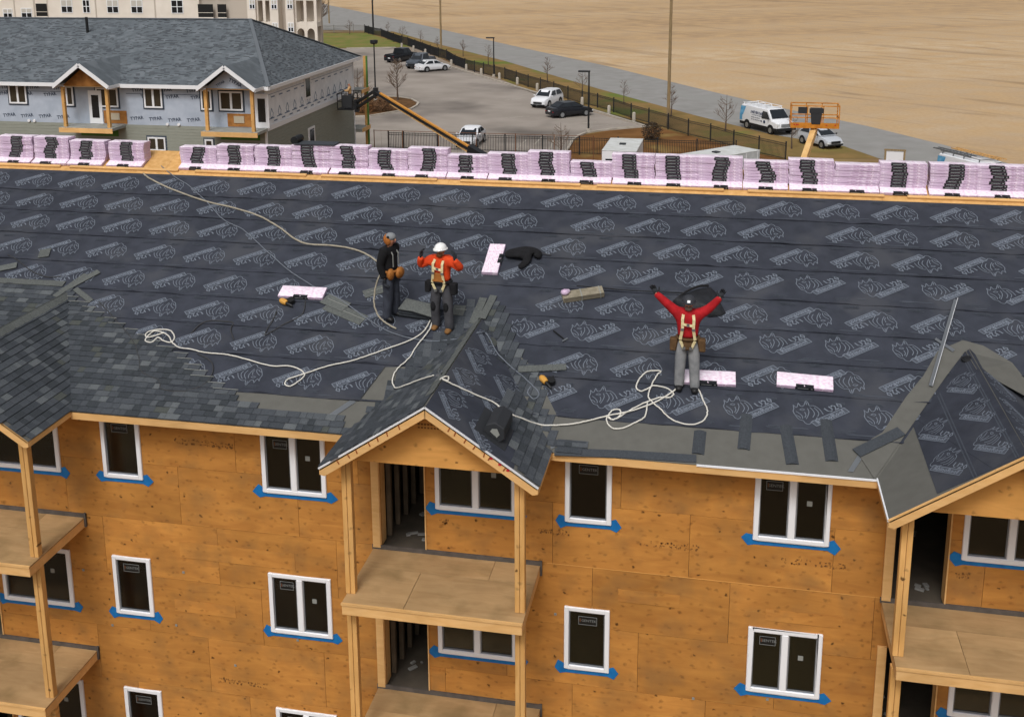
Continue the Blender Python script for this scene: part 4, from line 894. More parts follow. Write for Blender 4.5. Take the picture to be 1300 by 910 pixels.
def hand_mb(w, d, n, s=1, thumb=1):
    """palm and five unequal bent fingers from wrist w along d, palm normal n"""
    d = V(d).normalized(); n = V(n); n = (n-d*n.dot(d)).normalized(); x = d.cross(n); w = V(w); mb = MB()
    mb.ell(w+d*.045*s, (.04*s, .05*s, .02*s), 8, 5, 0, Matrix((x, d, n)).transposed())
    for k, (L_, o) in enumerate(((.07, -.03), (.08, -.01), (.074, .01), (.058, .03))):
        b = w+d*.08*s+x*o*s; mb.tube([b, b+d*L_*.5*s+n*.006*s, b+d*L_*.85*s+n*.03*s, b+d*L_*s+n*.05*s], [.0105*s, .010*s, .009*s, .007*s], 5)
    b = w+d*.025*s+x*-.035*s*thumb; mb.tube([b, b+x*-.03*s*thumb+d*.025*s, b+x*-.04*s*thumb+d*.055*s], [.013*s, .012*s, .009*s], 5)
    return mb
def person(loc, rz, label, J, top, legs, opts):
    """J holds joints in metres, facing -Y: neck, head, shoulders, elbows, wrists, hips, knees, ankles (a = -x side, b = +x side)"""
    t = thing('person', label, 'person', loc, rz)
    nk, hd = V(J['neck']), V(J['head']); pel, wai, che = V(J.get('pelvis', (0, 0, .95))), V(J.get('waist', (0, 0, 1.1))), V(J.get('chest', (0, 0, 1.3)))
    vs_ = [pel, wai, che, nk, hd+V((0, .005, -.07)), hd, hd+V((0, .01, .075))]; es = [(0, 1), (1, 2), (2, 3), (3, 4), (4, 5), (5, 6)]
    rs = [(.13, .1), (.12, .09), (.14, .1), .055, .065, (.082, .098), (.06, .075)]
    for sd in 'ab':
        k = len(vs_); vs_ += [V(J['sh'+sd]), V(J['el'+sd]), V(J['wr'+sd]), V(J['wr'+sd])+V(J['hd'+sd]).normalized()*.05]; es += [(2, k), (k, k+1), (k+1, k+2), (k+2, k+3)]; rs += [.058, .045, .03, .03]
        k = len(vs_); vs_ += [V(J['hip'+sd]), V(J['kn'+sd]), V(J['an'+sd]), V(J['an'+sd])+V(J.get('toe'+sd, (0, -.14, -.05)))]; es += [(0, k), (k, k+1), (k+1, k+2), (k+2, k+3)]; rs += [.085, .06, .03, .03]
    skobj('body', vs_, es, rs, m_skin, t, 2)
    # shirt or jumper
    vs_ = [pel+V((0, 0, .03)), wai, che, che*.35+nk*.65, nk+V((0, .005, .0))]; es = [(0, 1), (1, 2), (2, 3), (3, 4)]; rs = [(.2, .15), (.195, .15), (.215, .155), (.16, .115), (.08, .075)]
    for sd in 'ab':
        s_, e_, w_ = V(J['sh'+sd]), V(J['el'+sd]), V(J['wr'+sd]); k = len(vs_); vs_ += [s_, (s_+e_)/2, e_, (e_+w_)/2, e_*-.12+w_*1.12]
        es += [(3, k), (k, k+1), (k+1, k+2), (k+2, k+3), (k+3, k+4)]; rs += [.108, .096, .086, .075, .058]
    skobj('shirt', vs_, es, rs, top, t, 2)
    vs_ = [pel+V((0, 0, .08)), pel-V((0, 0, .02))]; es = [(0, 1)]; rs = [(.195, .15), (.2, .155)]
    for sd in 'ab':
        h_, k_, a_ = V(J['hip'+sd]), V(J['kn'+sd]), V(J['an'+sd]); k = len(vs_); vs_ += [h_-V((0, 0, .06)), (h_+k_)/2, k_, (k_+a_)/2, k_*-.2+a_*1.2]
        es += [(1, k), (k, k+1), (k+1, k+2), (k+2, k+3), (k+3, k+4)]; rs += [(.125, .135), .118, .105, .098, .098]
    skobj('trousers', vs_, es, rs, legs, t, 2)
    for sd in 'ab':
        a_ = V(J['an'+sd]); to = V(J.get('toe'+sd, (0, -.14, -.05)))
        skobj('boot', [a_+V((0, .01, .15)), a_+V((0, .015, -.03)), a_+to*.55+V((0, 0, -.018)), a_+to*1.15+V((0, 0, -.02))], [(0, 1), (1, 2), (2, 3)], [.075, (.07, .075), (.068, .06), (.06, .045)], opts.get('boot', m_boot), t, 2)
        g = opts.get('glove'); obj('glove' if g else 'hand', hand_mb(V(J['wr'+sd]), J['hd'+sd], J.get('pn'+sd, (0, -1, .1)), 1.3, -1 if sd == 'a' else 1), g or m_skin, t, smooth=True)
    # face
    fr = V(opts.get('face', (0, -1, 0))).normalized(); sdv = V((0, 0, 1)).cross(fr) * -1
    fmb = MB().ell(hd+fr*.1+V((0, 0, -.012)), (.016, .02, .026), 8, 5); obj('nose', fmb, m_skin, t, smooth=True)
    emb = MB()
    for q in (-1, 1): emb.ell(hd+fr*.088+sdv*.034*q+V((0, 0, .018)), (.014, .014, .008), 8, 4)
    obj('eyes', emb, m_stk, t, smooth=True)
    obj('mouth', MB().ell(hd+fr*.094+V((0, 0, -.055)), (.026, .012, .009) if abs(fr.y) > .5 else (.012, .026, .009), 8, 4), M('lip', '#8d4d42') if 'lip' not in bpy.data.materials else bpy.data.materials['lip'], t, smooth=True)
    em = MB()
    for q in (-1, 1): em.ell(hd+sdv*.082*q+fr*-.005, (.014, .02, .03), 6, 5)
    obj('ears', em, m_skin, t, smooth=True)
    if opts.get('beard'): obj('beard', MB().ell(hd+fr*.055+V((0, 0, -.078)), (.068, .056, .05), 10, 6), opts['beard'], t, smooth=True)
    return t
def helmet(t, hd, m, tilt=0, peak=(0, -1, 0)):
    hd = V(hd); mb = MB(); n, k = 14, 6; pk = V(peak)
    for i in range(k+1):
        a = pi/2*i/k
        for j in range(n):
            b = 2*pi*j/n; mb.v.append(tuple(hd+V((.125*sin(a)*cos(b), .145*sin(a)*sin(b), .03+.125*cos(a)))))
    for i in range(k):
        for j in range(n): mb.f.append((i*n+j, (i+1)*n+j, (i+1)*n+(j+1) % n, i*n+(j+1) % n)); mb.m.append(0)
    h = obj('helmet', mb, m, t, smooth=True)
    s_ = V((0, 0, 1)).cross(pk); c = hd+V((0, 0, .03))
    obj('peak', MB().prism([c+pk*.11-s_*.11, c+pk*.19-s_*.06, c+pk*.2, c+pk*.19+s_*.06, c+pk*.11+s_*.11], (0, 0, .014)), m, h)
    obj('rim', MB().tube([hd+V((.13*cos(2*pi*j/16), .15*sin(2*pi*j/16), .034)) for j in range(17)], .012, 5), m, h, smooth=True)
    return h
def harness(t, m, y=-.165):
    mb = MB(); w, th = .05, .012; U_ = (0, -1, .15)
    for s_ in (-1, 1):
        mb.bar((s_*.085, y+.09, 1.47), (s_*.1, y-.015, 1.38), w, th, U_); mb.bar((s_*.1, y-.015, 1.385), (s_*.095, y-.02, 1.2), w, th, U_); mb.bar((s_*.095, y-.02, 1.21), (s_*.13, y+.0, 1.0), w, th, U_); mb.bar((s_*.085, y+.09, 1.47), (s_*.03, y+.29, 1.3), w, th, (0, 1, .2))
        mb.bar((s_*.13, y+.01, .98), (s_*.06, y+.02, .82), w, th, U_)
    mb.bar((-.1, y-.025, 1.3), (.1, y-.025, 1.27), .045, .014, U_); h = obj('harness', mb, m, t)
    for c, d in (((-.1, y-.032, 1.2), (.06, .012, .04)), ((.1, y-.032, 1.2), (.06, .012, .04)), ((-.06, y, .84), (.05, .02, .05)), ((.06, y, .84), (.05, .02, .05)), ((0, y-.036, 1.285), (.05, .012, .05))): obj('buckle', MB().box(c, d), m_zinc, h)
def toolbelt(t, m, wide=.2, y0=-.0):
    mb = MB().tube([V((.198*cos(2*pi*j/16), .168*sin(2*pi*j/16)+y0, 1.0)) for j in range(17)], .028, 6); b = obj('tool_belt', mb, m, t, smooth=True)
    for s_ in (-1, 1):
        obj('pouch', MB().prism([V((s_*wide-.075, -.1, .99)), V((s_*wide+.075, -.1, .99)), V((s_*wide+.06+s_*.02, -.12, .76)), V((s_*wide-.05+s_*.02, -.12, .76))], (0, .15, 0)), m, b, bevel=.02)
    return b
def T(z): return V((0, 0, z))
# 1: red jumper, arms raised
t1 = person(V((-0.533,1.086,8.937))+V((0, 0, .0)), .02, 'roofer in a red jumper and grey jeans standing with both arms raised', dict(neck=(0, 0, 1.5), head=(0, -.03, 1.64), sha=(-.19, 0, 1.44), ela=(-.38, -.04, 1.62), wra=(-.57, -.05, 1.79), hda=(-.5, 0, 1), shb=(.19, 0, 1.44), elb=(.36, -.02, 1.56), wrb=(.53, -.03, 1.76), hdb=(.45, 0, 1), hipa=(-.1, 0, .9), kna=(-.12, -.03, .5), ana=(-.13, .0, .1), hipb=(.1, 0, .9), knb=(.13, -.03, .5), anb=(.15, -.02, .08)), m_redc, m_jean, dict(beard=m_gbeard, glove=m_glv, boot=m_blk))
h = helmet(t1, (0, -.03, 1.64), m_dhat); obj('logo_sticker', MB().box((0, -.172, 1.715), (.05, .006, .045), Matrix.Rotation(-.5, 3, 'X')), m_white, h); harness(t1, m_web); toolbelt(t1, m_bro, .24); obj('front_pouch', MB().prism([V((-.1, -.15, 1.0)), V((.1, -.15, 1.0)), V((.07, -.17, .8)), V((-.07, -.17, .8))], (0, .06, 0)), m_bro, t1, bevel=.02)
# 2: orange-red shirt, white helmet, thumbs up
t2 = person(V((-5.351,2.199,9.39))+V((0, 0, -.01)), -.2, 'roofer in an orange red shirt and white hard hat holding both thumbs up', dict(neck=(0, 0, 1.5), head=(.01, -.05, 1.63), sha=(-.2, 0, 1.43), ela=(-.45, -.05, 1.28), wra=(-.37, -.16, 1.47), hda=(.1, -.1, 1), shb=(.2, 0, 1.43), elb=(.45, -.05, 1.3), wrb=(.37, -.16, 1.49), hdb=(-.1, -.1, 1), pna=(1, 0, 0), pnb=(-1, 0, 0), hipa=(-.1, 0, .9), kna=(-.13, -.05, .5), ana=(-.14, -.0, .09), hipb=(.1, 0, .9), knb=(.15, -.05, .5), anb=(.17, -.04, .07)), m_orc, m_dkp, dict(beard=m_beard, glove=m_glv))
helmet(t2, (.01, -.05, 1.63), m_hat); harness(t2, m_web); toolbelt(t2, m_jac, .26); obj('waist_bib', MB().prism([V((-.11, -.175, 1.2)), V((.11, -.175, 1.2)), V((.13, -.18, 1.02)), V((-.13, -.18, 1.02))], (0, .03, 0)), m_lea, t2, bevel=.01)
kp = MB()
for s_ in (-1, 1): kp.ell((s_*.14, -.13, .5), (.06, .04, .1), 8, 6)
obj('knee_pad', kp, m_jac, t2, smooth=True)
# 3: black top, grey beanie, side on
t3 = person(V((-6.463,2.391,9.468))+V((0, 0, .0)), 1.3, 'roofer in black with ginger hair and grey cap standing side on, tan tool pouch', dict(neck=(0, .0, 1.52), head=(0, -.04, 1.66), sha=(-.19, .01, 1.45), ela=(-.25, .08, 1.17), wra=(-.24, .0, .92), hda=(.05, -.2, -1), shb=(.19, .01, 1.45), elb=(.25, .1, 1.17), wrb=(.25, .03, .92), hdb=(-.05, -.2, -1), hipa=(-.1, 0, .92), kna=(-.12, -.02, .5), ana=(-.14, .02, .08), hipb=(.1, 0, .92), knb=(.11, -.03, .5), anb=(.12, -.02, .12)), m_blkc, m_dkp2, dict(boot=m_blk, glove=m_glv))
hc = MB(); hd = V((0, -.04, 1.66)); n, k = 14, 5
obj('beanie', MB().ell(hd+V((0, .005, .045)), (.098, .112, .085), 14, 8), m_gcap, t3, smooth=True)
obj('hair', MB().ell(hd+V((0, .075, -.01)), (.105, .085, .115), 12, 7).ell(hd+V((-.075, .03, -.03)), (.04, .07, .09), 8, 6).ell(hd+V((.07, .03, -.03)), (.035, .05, .07), 8, 6), m_hair, t3, smooth=True)
obj('cap_print', MB().ell(hd+V((-.09, .01, .05)), (.02, .035, .03), 8, 5), m_blk, t3, smooth=True)
bt = obj('tool_belt', MB().tube([V((.198*cos(2*pi*j/16), .168*sin(2*pi*j/16), 1.02)) for j in range(17)], .028, 6), m_lea, t3, smooth=True)
obj('pouch', MB().ell((.06, -.19, .97), (.14, .07, .12), 10, 7), m_lea, bt, smooth=True); obj('pouch', MB().ell((-.14, -.1, .97), (.1, .07, .12), 10, 7), m_lea, bt, smooth=True)
mb = MB()
for s_ in (-1, 1): mb.bar((s_*.09, -.05, 1.5), (s_*.1, -.14, 1.36), .03, .01, (0, -1, .2)); mb.bar((s_*.1, -.14, 1.365), (s_*.1, -.145, 1.12), .03, .01, (0, -1, .2))
obj('harness', mb, m_stw, t3)
c3 = V((-6.463,2.391,9.468))
rope('air_hose', [c3+V(q) for q in ((-.12, -.05, 1.06), (-.26, -.1, .75), (-.3, -.18, .4), (-.2, -.25, .13), (.0, -.32, .0), (.2, -.36, -.08))], .017, m_trope, 'tan hose end hanging from the belt of the black clad worker to the roof', 'hose')

# ================================================================ THE GROUND BEHIND
G0 = -.4
m_soil = M('dry_soil', '#7f6648', '#66503a', scale=.35, detail=8, rough=1, spec=.05, c3='#8f7a55', s3=.08)
m_fld = bpy.data.materials.new('stubble_field'); m_fld.use_nodes = True
def field_nodes():
    n, l = m_fld.node_tree.nodes, m_fld.node_tree.links; b = n['Principled BSDF']; b.inputs['Roughness'].default_value = 1; b.inputs['Specular IOR Level'].default_value = .05
    tc = n.new('ShaderNodeTexCoord'); 
    def rotscale(a, sc):
        m1 = n.new('ShaderNodeMapping'); m1.inputs['Rotation'].default_value = (0, 0, radians(a)); l.new(tc.outputs['Object'], m1.inputs[0])
        m2 = n.new('ShaderNodeMapping'); m2.inputs['Scale'].default_value = sc; l.new(m1.outputs[0], m2.inputs[0]); return m2
    mp = rotscale(-27, (.004, .04, 1))
    def noise(sc, det, src, dist=0):
        z = n.new('ShaderNodeTexNoise'); z.inputs['Scale'].default_value = sc; z.inputs['Detail'].default_value = det; z.inputs['Distortion'].default_value = dist; l.new(src, z.inputs[0]); return z.outputs['Fac']
    def rng(v, a, b_, c=0, d=1):
        r = n.new('ShaderNodeMapRange'); r.inputs['From Min'].default_value = a; r.inputs['From Max'].default_value = b_; r.inputs['To Min'].default_value = c; r.inputs['To Max'].default_value = d; l.new(v, r.inputs[0]); return r.outputs[0]
    def mix(f, a, b_):
        x = n.new('ShaderNodeMix'); x.data_type = 'RGBA'; l.new(f, x.inputs[0])
        for s_, v in ((6, a), (7, b_)):
            if isinstance(v, str): x.inputs[s_].default_value = lin(v)
            else: l.new(v, x.inputs[s_])
        return x.outputs[2]
    c = mix(rng(noise(1, 3, mp.outputs[0], .4), .36, .64), '#c4ae91', '#a58c70')
    c = mix(rng(noise(.3, 8, tc.outputs['Object']), .35, .68), c, '#bc9f79')
    mp2 = rotscale(40, (.035, .22, 1))
    c = mix(rng(noise(1.2, 9, mp2.outputs[0], 1.2), .55, .72, 0, .6), c, '#806c56')
    c = mix(rng(noise(2.5, 6, tc.outputs['Object']), .3, .7, 0, .3), c, '#9a7c57')
    l.new(c, b.inputs['Base Color'])
field_nodes()
m_road = M('asphalt_road', '#8f8d8a', '#84827e', scale=.6, stretch=(1, 1, 1), detail=8, rough=.95, c3='#8b8a86', s3=.15)
m_lot = M('parking_asphalt', '#9a9188', '#8c837a', scale=.25, detail=9, rough=.95, c3='#645d57', s3=.07, w3=.5)
m_grass = M('verge_grass', '#77653f', '#8a7048', scale=.5, detail=9, rough=1, spec=.05, c3='#647036', s3=.13, w3=.52)
m_lawn = M('lawn_grass', '#667038', '#7d7446', scale=.5, detail=9, rough=1, spec=.05, c3='#8a7446', s3=.2, w3=.55)
m_grav = M('gravel_strip', '#97897a', '#857666', scale=2, detail=8, rough=1)
m_conc = M('concrete', '#b1a99d', '#9f978b', scale=1.5, detail=7, rough=.9); m_dirt = M('brown_dirt', '#7b5836', '#644629', scale=.5, detail=9, rough=1, spec=.05, c3='#8a7347', s3=.25, w3=.55)
m_mulch = M('mulch', '#6e5238', '#55402c', scale=2, detail=8, rough=1, spec=.05)
m_line = M('faded_paint', '#b3aca0', '#8a8278', scale=3, lo=.3, hi=.7)
def ground_sheet(name, pts, m, z):
    P = [(p[0], p[1], z) for p in pts]; A = sum(P[i-1][0]*P[i][1]-P[i][0]*P[i-1][1] for i in range(len(P)))
    if A < 0: P.reverse()
    return obj(name, MB().face(P), m, kind='structure')
ground_sheet('ground', [(-3000, -400), (3000, -400), (3000, 3000), (-3000, 3000)], m_soil, G0-.03)
near_e = [(-150, 320)]+[(-73.138,200.445),(-61.302,184.593),(-45.878,160.178),(-30.94,137.936),(-14.475,110.48),(-3.202,92.844),(3.964,82.691),(9.645,77.851),(11.765,73.063)]+[(19, 58), (28, 38), (40, 5)]
far_e = [(-160, 360)]+[(-100.797,260.297),(-64.773,207.431),(-32.566,157.745),(-16.035,133.464),(-3.89,113.338),(5.975,97.815),(12.551,88.678),(17.738,79.87)]+[(26, 62), (36, 42), (49, 5)]
ground_sheet('road', near_e+far_e[::-1], m_road, G0-.005)
ground_sheet('field', far_e+[(49, -300), (2500, -300), (2500, 2900), (-1500, 2900)], m_fld, G0-.02)
ground_sheet('side_street', [(-83.31,186.02),(-67.046,185.793),(-60.755,183.778),(-73.138,200.445),(-95.361,245.155),(-92.747,209.435)], m_road, G0-.01)
ground_sheet('verge', near_e[1:-3]+[(4.803,71.284),(2.631,73.571),(-5.144,83.767),(-14.98,95.776),(-28.542,119.669),(-49.172,155.854),(-65.404,180.748)], m_grass, G0-.012)
ground_sheet('lawn', [(-79.917,177.604),(-65.404,180.748),(-49.172,155.854),(-52.327,155.495),(-59.515,153.386),(-69.687,152.221)], m_lawn, G0-.011)
ground_sheet('parking_lot', [(-59.096,152.162),(-51.956,154.252),(-36.344,128.995),(-26.185,113.823),(-7.144,84.975),(-11.224,81.971),(-12.552,80.101),(-12.885,76.873),(-12.626,69.423)]+[(-11, 66), (-27, 66), (-28, 67), (-80, 67), (-80, 152)], m_lot, G0-.009)
ground_sheet('gravel_strip', [(-51.956,154.252),(-36.344,128.995),(-26.185,113.823),(-7.144,84.975),(-6.548,85.73),(-8.777,87.199),(-14.98,95.776),(-22.205,108.037),(-28.542,119.669),(-36.53,131.794),(-49.172,155.854)], m_grav, G0-.006)
ground_sheet('dirt_yard', [(-27, 66), (-11, 66)]+[(-12.626,69.423),(-12.885,76.873),(-12.552,80.101),(-11.224,81.971),(-7.144,84.975),(-6.548,85.73),(-5.144,83.767),(2.631,73.571),(4.803,71.284)]+[(12, 60), (24, 30), (24, 14), (-60, 14), (-60, 46), (-27, 46)], m_dirt, G0-.013)
isl = [(-37.536,85.667),(-34.379,87.136),(-32.787,89.926),(-31.625,92.22),(-31.647,94.413),(-32.009,96.348),(-33.558,99.078),(-35.439,100.337),(-37.787,100.623),(-41.55,97.014)]
ground_sheet('planting_island', isl, m_mulch, G0+.05)
def kerb(pts, name='kerb'):
    mb = MB()
    for a, b in zip(pts, pts[1:]):
        a, b = V((a[0], a[1], G0+.05)), V((b[0], b[1], G0+.05)); d = (b-a).normalized(); mb.bar(a, b+d*.05, .22, .16)
    return obj(name, mb, m_conc, kind='structure')
kerb([(-59.096,152.162),(-51.956,154.252),(-36.344,128.995),(-26.185,113.823),(-7.144,84.975),(-9.269,83.772),(-11.224,81.971),(-12.214,80.771),(-12.696,79.065),(-12.885,76.873),(-12.626,69.423)]); kerb(isl)
ln = MB()
for a, b in (((-21.123,88.158), (-18.872,89.482)), ((-21.8,76.633), (-21.531,79.941)), ((-16.902,76.623), (-16.968,72.15)), ((-15.798,79.183), (-15.85,74.51)), ((-14.766,79.345), (-14.202,72.594)), ((-12.374,84.387), (-9.214,87.132)), ((-13.902,85.953), (-11.82,87.196)), ((-23.39,99.655), (-21.47,102.352)), ((-30.259,114.757), (-28.043,115.819))):
    ln.bar((a[0], a[1], G0-.003), (b[0], b[1], G0-.003), .14, .004)
obj('parking_line', ln, m_line, kind='structure')

# ---- bollards, fences, poles, lamps
m_metal = M('black_metal', '#1f2022', rough=.5); m_wood = M('pole_wood', '#94805f', '#7c694c', scale=4, stretch=(6, 6, .5), rough=.9); m_rust = M('rusty_post', '#6e4a33', rough=.9)
BOL = [(-50.346,153.17),(-47.318,149.225),(-44.14,144.369),(-36.841,130.802),(-33.584,125.741),(-30.62,121.349),(-27.413,117.058),(-24.403,112.898),(-21.184,107.913),(-18.212,104.063),(-14.711,97.47),(-11.369,92.117),(-8.585,88.157)]
prof = [(.0, .17), (.1, .17), (.72, .165), (.8, .15), (.86, .08), (.87, .0)]
bm = MB().tube([(0, 0, z) for z, q in prof], [max(q, .001) for z, q in prof], 10).mesh('bollard', m_conc, smooth=True)
for i, p in enumerate(BOL):
    w = 'farthest of the row, by the dark pickup truck' if i == 0 else 'nearest of the row, at the parking lot corner' if i == 12 else '%s from the far end of the row along the fence' % ORD[i]
    tag(link('bollard', bm, None, Matrix.Translation((p[0], p[1], G0))), 'pale concrete bollard, '+w, 'bollard', 'bollards along the parking lot edge')
def fence(name, label, pts, h, posts=True, pick=.13, thin=False, m=None):
    t = thing(name, label, 'fence', (pts[0][0], pts[0][1], G0)); m = m or m_metal; o0 = V((pts[0][0], pts[0][1], 0)); P = [V((p[0], p[1], 0))-o0 for p in pts]
    pm = MB().bb((-.05, -.05, 0), (.05, .05, h+.12)).bb((-.065, -.065, h+.12), (.065, .065, h+.16)).mesh('post', m) if not thin else MB().tube([(0, 0, 0), (0, 0, h)], .035, 6).mesh('post', m)
    for p in P: link('post', pm, t).location = p
    rl = MB(); pk = MB()
    for a, b in zip(P, P[1:]):
        for z in ((.15, h-.18, h-.02) if not thin else (h-.05, .1)): rl.bar(a+T(z), b+T(z), .035, .035)
        n = int((b-a).length/pick)
        for i in range(1, n): c = a.lerp(b, i/n); pk.bb((c.x-.016, c.y-.016, .1), (c.x+.016, c.y+.016, h+.02)) if not thin else pk.bb((c.x-.004, c.y-.004, .1), (c.x+.004, c.y+.004, h-.05))
    obj('rail', rl, m, t); obj('picket', pk, m, t, kind='stuff'); return t
FP = [(-65.404,180.748),(-63.892,178.389),(-62.345,176.095),(-59.898,173.168),(-57.142,168.126),(-54.867,164.019),(-52.179,159.474),(-50.414,157.014),(-48.065,152.807),(-45.769,148.81),(-43.378,144.461),(-41.189,140.866),(-39.279,137.929),(-36.419,131.331),(-34.039,127.016),(-32.126,124.189),(-30.514,122.279),(-28.542,119.669),(-26.817,117.528),(-24.736,114.023),(-22.721,110.709),(-20.818,107.898),(-18.777,104.611),(-16.721,101.22),(-14.818,98.299),(-12.954,96.076),(-11.012,93.191),(-8.977,89.52),(-7.092,86.771),(-5.153,83.937),(-3.237,80.914),(-1.293,78.711),(0.645,75.691),(2.624,73.232),(4.609,70.933)]
fence('metal_fence', 'long black metal picket fence between the parking lot and the road', FP, 1.35)
fence('metal_fence', 'black metal picket fence running level behind the pink stacks', [(x, 70.7) for x in (-27.5, -26.2, -23.3, -20.3, -17.6, -14.5, -11.5, -8.4, -5.3, -2.2, .8)], 1.4)
fence('wire_fence', 'thin rusty temporary wire fence in front of the white parked car', [(x, 68.4) for x in (-28, -25.6, -22.6, -19.5, -16.3, -13.2, -10.1)], 2.0, thin=True, pick=.5, m=m_rust)
fence('pale_fence', 'pale panel fence along the side street by the lawn', [tuple((-75.245,179.765)), tuple((-71.12,180.177)), tuple((-68.008,182.198)), tuple((-65.672,181.572))], 1.3, pick=.16, m=M('grey_fence', '#77756f'))
def pole(p, h, r, m, label, arms=False):
    t = thing('utility_pole', label, 'utility pole', (p[0], p[1], G0)); obj('pole', MB().tube([(0, 0, 0), (0, 0, h)], [r, r*.7], 8), m, t, smooth=True)
    mb = MB().bar((-1.1, 0, h-.7), (1.1, 0, h-.7), .1, .12)
    for x in (-1, -.4, .4, 1): mb.tube([(x, 0, h-.64), (x, 0, h-.45)], .04, 6)
    obj('crossarm', mb, m, t); return t
pole((-5.215,85.054), 15.5, .16, m_wood, 'tall weathered wooden pole beside the road, right of the parking lot')
pole((-42.94,149.143), 13, .17, m_wood, 'wooden pole behind the fence near the white saloon car')
pole((-62.774,177.679), 12.5, .17, m_metal, 'dark pole at the far corner of the black fence'); pole((-79.835,201.908), 11, .15, m_wood, 'wooden pole at the side street corner far away')
def lamp(p, h, label, box=False, rz=0):
    t = thing('street_lamp', label, 'street lamp', (p[0], p[1], G0), rz); obj('post', MB().tube([(0, 0, 0), (0, 0, h)], [.09, .07], 8), m_metal, t, smooth=True)
    obj('base', MB().tube([(0, 0, 0), (0, 0, .35)], .2, 10), m_conc, t)
    if box: obj('lamp_head', MB().tube([(0, 0, h), (0, 0, h+.12), (0, 0, h+.4)], [.32, .42, .4], 10), m_metal, t)
    else: obj('lamp_head', MB().bb((-.95, -.16, h-.12), (.1, .16, h+.02)), m_metal, t, bevel=.02)
lamp((-12.082,81.416), 5.5, 'black lamp post with one head leaning left, beside the dark saloon car'); lamp((-28.639,119.656), 4.9, 'black lamp post at the middle of the road fence'); lamp((-36.769,96.525), 6.2, 'black lamp post with a round head on the planting island', True)

# ---- bare trees
m_bark = M('bare_bark', '#594a40', '#4a3d35', scale=6, rough=1); m_twig = M('bare_twigs', '#6d5b4d', rough=1)
def bare_tree(h, seed, dens=1):
    r = random.Random(seed); tr = MB(); cr = MB()
    tr.tube([(0, 0, 0), (r.uniform(-.03, .03)*h, 0, h*.45), (r.uniform(-.02, .02)*h, r.uniform(-.02, .02)*h, h)], [.022*h+.01, .016*h, .004*h], 6)
    def br(p, d, L, R, k):
        d = d.normalized(); q = p+d*L; q2 = q+V((r.uniform(-.1, .1), r.uniform(-.1, .1), .12))*L
        cr.tube([p, q, q2], [R, R*.6, R*.25], 3, 0, False)
        if k:
            for i in range(r.randint(3, 4)):
                s = r.uniform(.3, 1); br(p.lerp(q, s), d+V((r.uniform(-.8, .8), r.uniform(-.8, .8), r.uniform(-.1, .7))), L*r.uniform(.4, .65), R*.55, k-1)
    for i in range(int(22*dens)):
        z = h*r.uniform(.22, .95); a = r.uniform(0, 2*pi); br(V((0, 0, z)), V((cos(a), sin(a), r.uniform(.3, 1.1))), h*.36*(1.1-z/h)+.06*h, .0075*h, 2)
    return tr, cr
TM = []
for sd, dn in ((3, .8), (8, .6), (14, .5), (5, 1.7)):
    a, b = bare_tree(1.0, sd, dn); TM.append((a.mesh('trunk', m_bark), b.mesh('crown', m_twig)))
TREES = [((-34.752,98.003), 4.2, 3, 'largest bare tree, standing on the planting island in the parking lot'), ((-36.848,90.905), 4.3, 1, 'bare tree right of the lifted dark basket'), ((-60.537,179.557), 2.0, 0, 'slim bare sapling on the verge, farthest along the fence'), ((-54.014,166.262), 2.6, 1, 'slim bare sapling on the verge, second from the far end'), ((-49.088,159.82), 2.3, 2, 'slim bare sapling on the verge behind the grey pickup'), ((-43.541,149.073), 2.2, 0, 'slim bare sapling just left of the far wooden pole'), ((-38.022,142.883), 2.6, 1, 'bare sapling on the verge left of the middle lamp post'), ((-32.031,132.368), 2.7, 2, 'bare sapling right behind the middle lamp post'), ((-67.088,177.24), 2.8, 1, 'bare sapling on the far lawn'), ((-21.171,115.254), 2.9, 0, 'bare sapling on the verge behind the white sport utility car'), ((-15.765,105.677), 2.6, 1, 'bare sapling behind the right lamp post'), ((-10.551,99.209), 2.4, 2, 'bare sapling on the verge between the lamp post and tall wooden pole'), ((-5.267,91.541), 2.9, 0, 'bare sapling right beside the tall wooden pole'), ((-0.047,83.714), 3.3, 1, 'bare tree left of the white van'), ((5.328,76.087), 2.6, 2, 'slim bare sapling in front of the silver hatchback'), ((-12.812,69.393), 2.8, 1, 'small bare orange tinted tree at the yard kerb behind the pink stacks'), ((-74.998,183.249), 7, 3, 'bare tree by the cream building at far left')]
for p, h, k, lab in TREES:
    t = thing('bare_tree', lab, 'tree', (p[0], p[1], G0), RND.uniform(0, 6)); t.scale = (h*.85, h*.85, h)
    link('trunk', TM[k][0], t); link('crown', TM[k][1], t)
def shrub(p, r_, h, label, n=900, m=None):
    t = thing('shrub', label, 'shrub', (p[0], p[1], G0)); rr = random.Random(n); mb = MB(); st = MB()
    for i in range(14):
        a = rr.uniform(0, 6.28); st.tube([(0, 0, 0), (cos(a)*r_*.4, sin(a)*r_*.4, h*.5), (cos(a)*r_*.8, sin(a)*r_*.8, h*rr.uniform(.5, .95))], [.03, .02, .008], 4)
    for i in range(n):
        a = rr.uniform(0, 6.28); q = rr.random()**.4; z = rr.uniform(.05, 1); w = sqrt(max(0, 1-(2*z-1)**2*.9))*q*rr.uniform(.8, 1.12); c = V((cos(a)*r_*w, sin(a)*r_*w, z*h)); d = V((rr.gauss(0, 1), rr.gauss(0, 1), rr.gauss(0, 1))).normalized()*.12; e = d.cross(V((rr.gauss(0, 1), rr.gauss(0, 1), rr.gauss(0, 1)))).normalized()*.035
        mb.face([c-d, c+e, c+d, c-e])
    obj('stem', st, m_bark, t); obj('twigs', mb, m or M('shrub_twig', '#4a3f33', '#3a3128', scale=3, rough=1), t, kind='stuff')
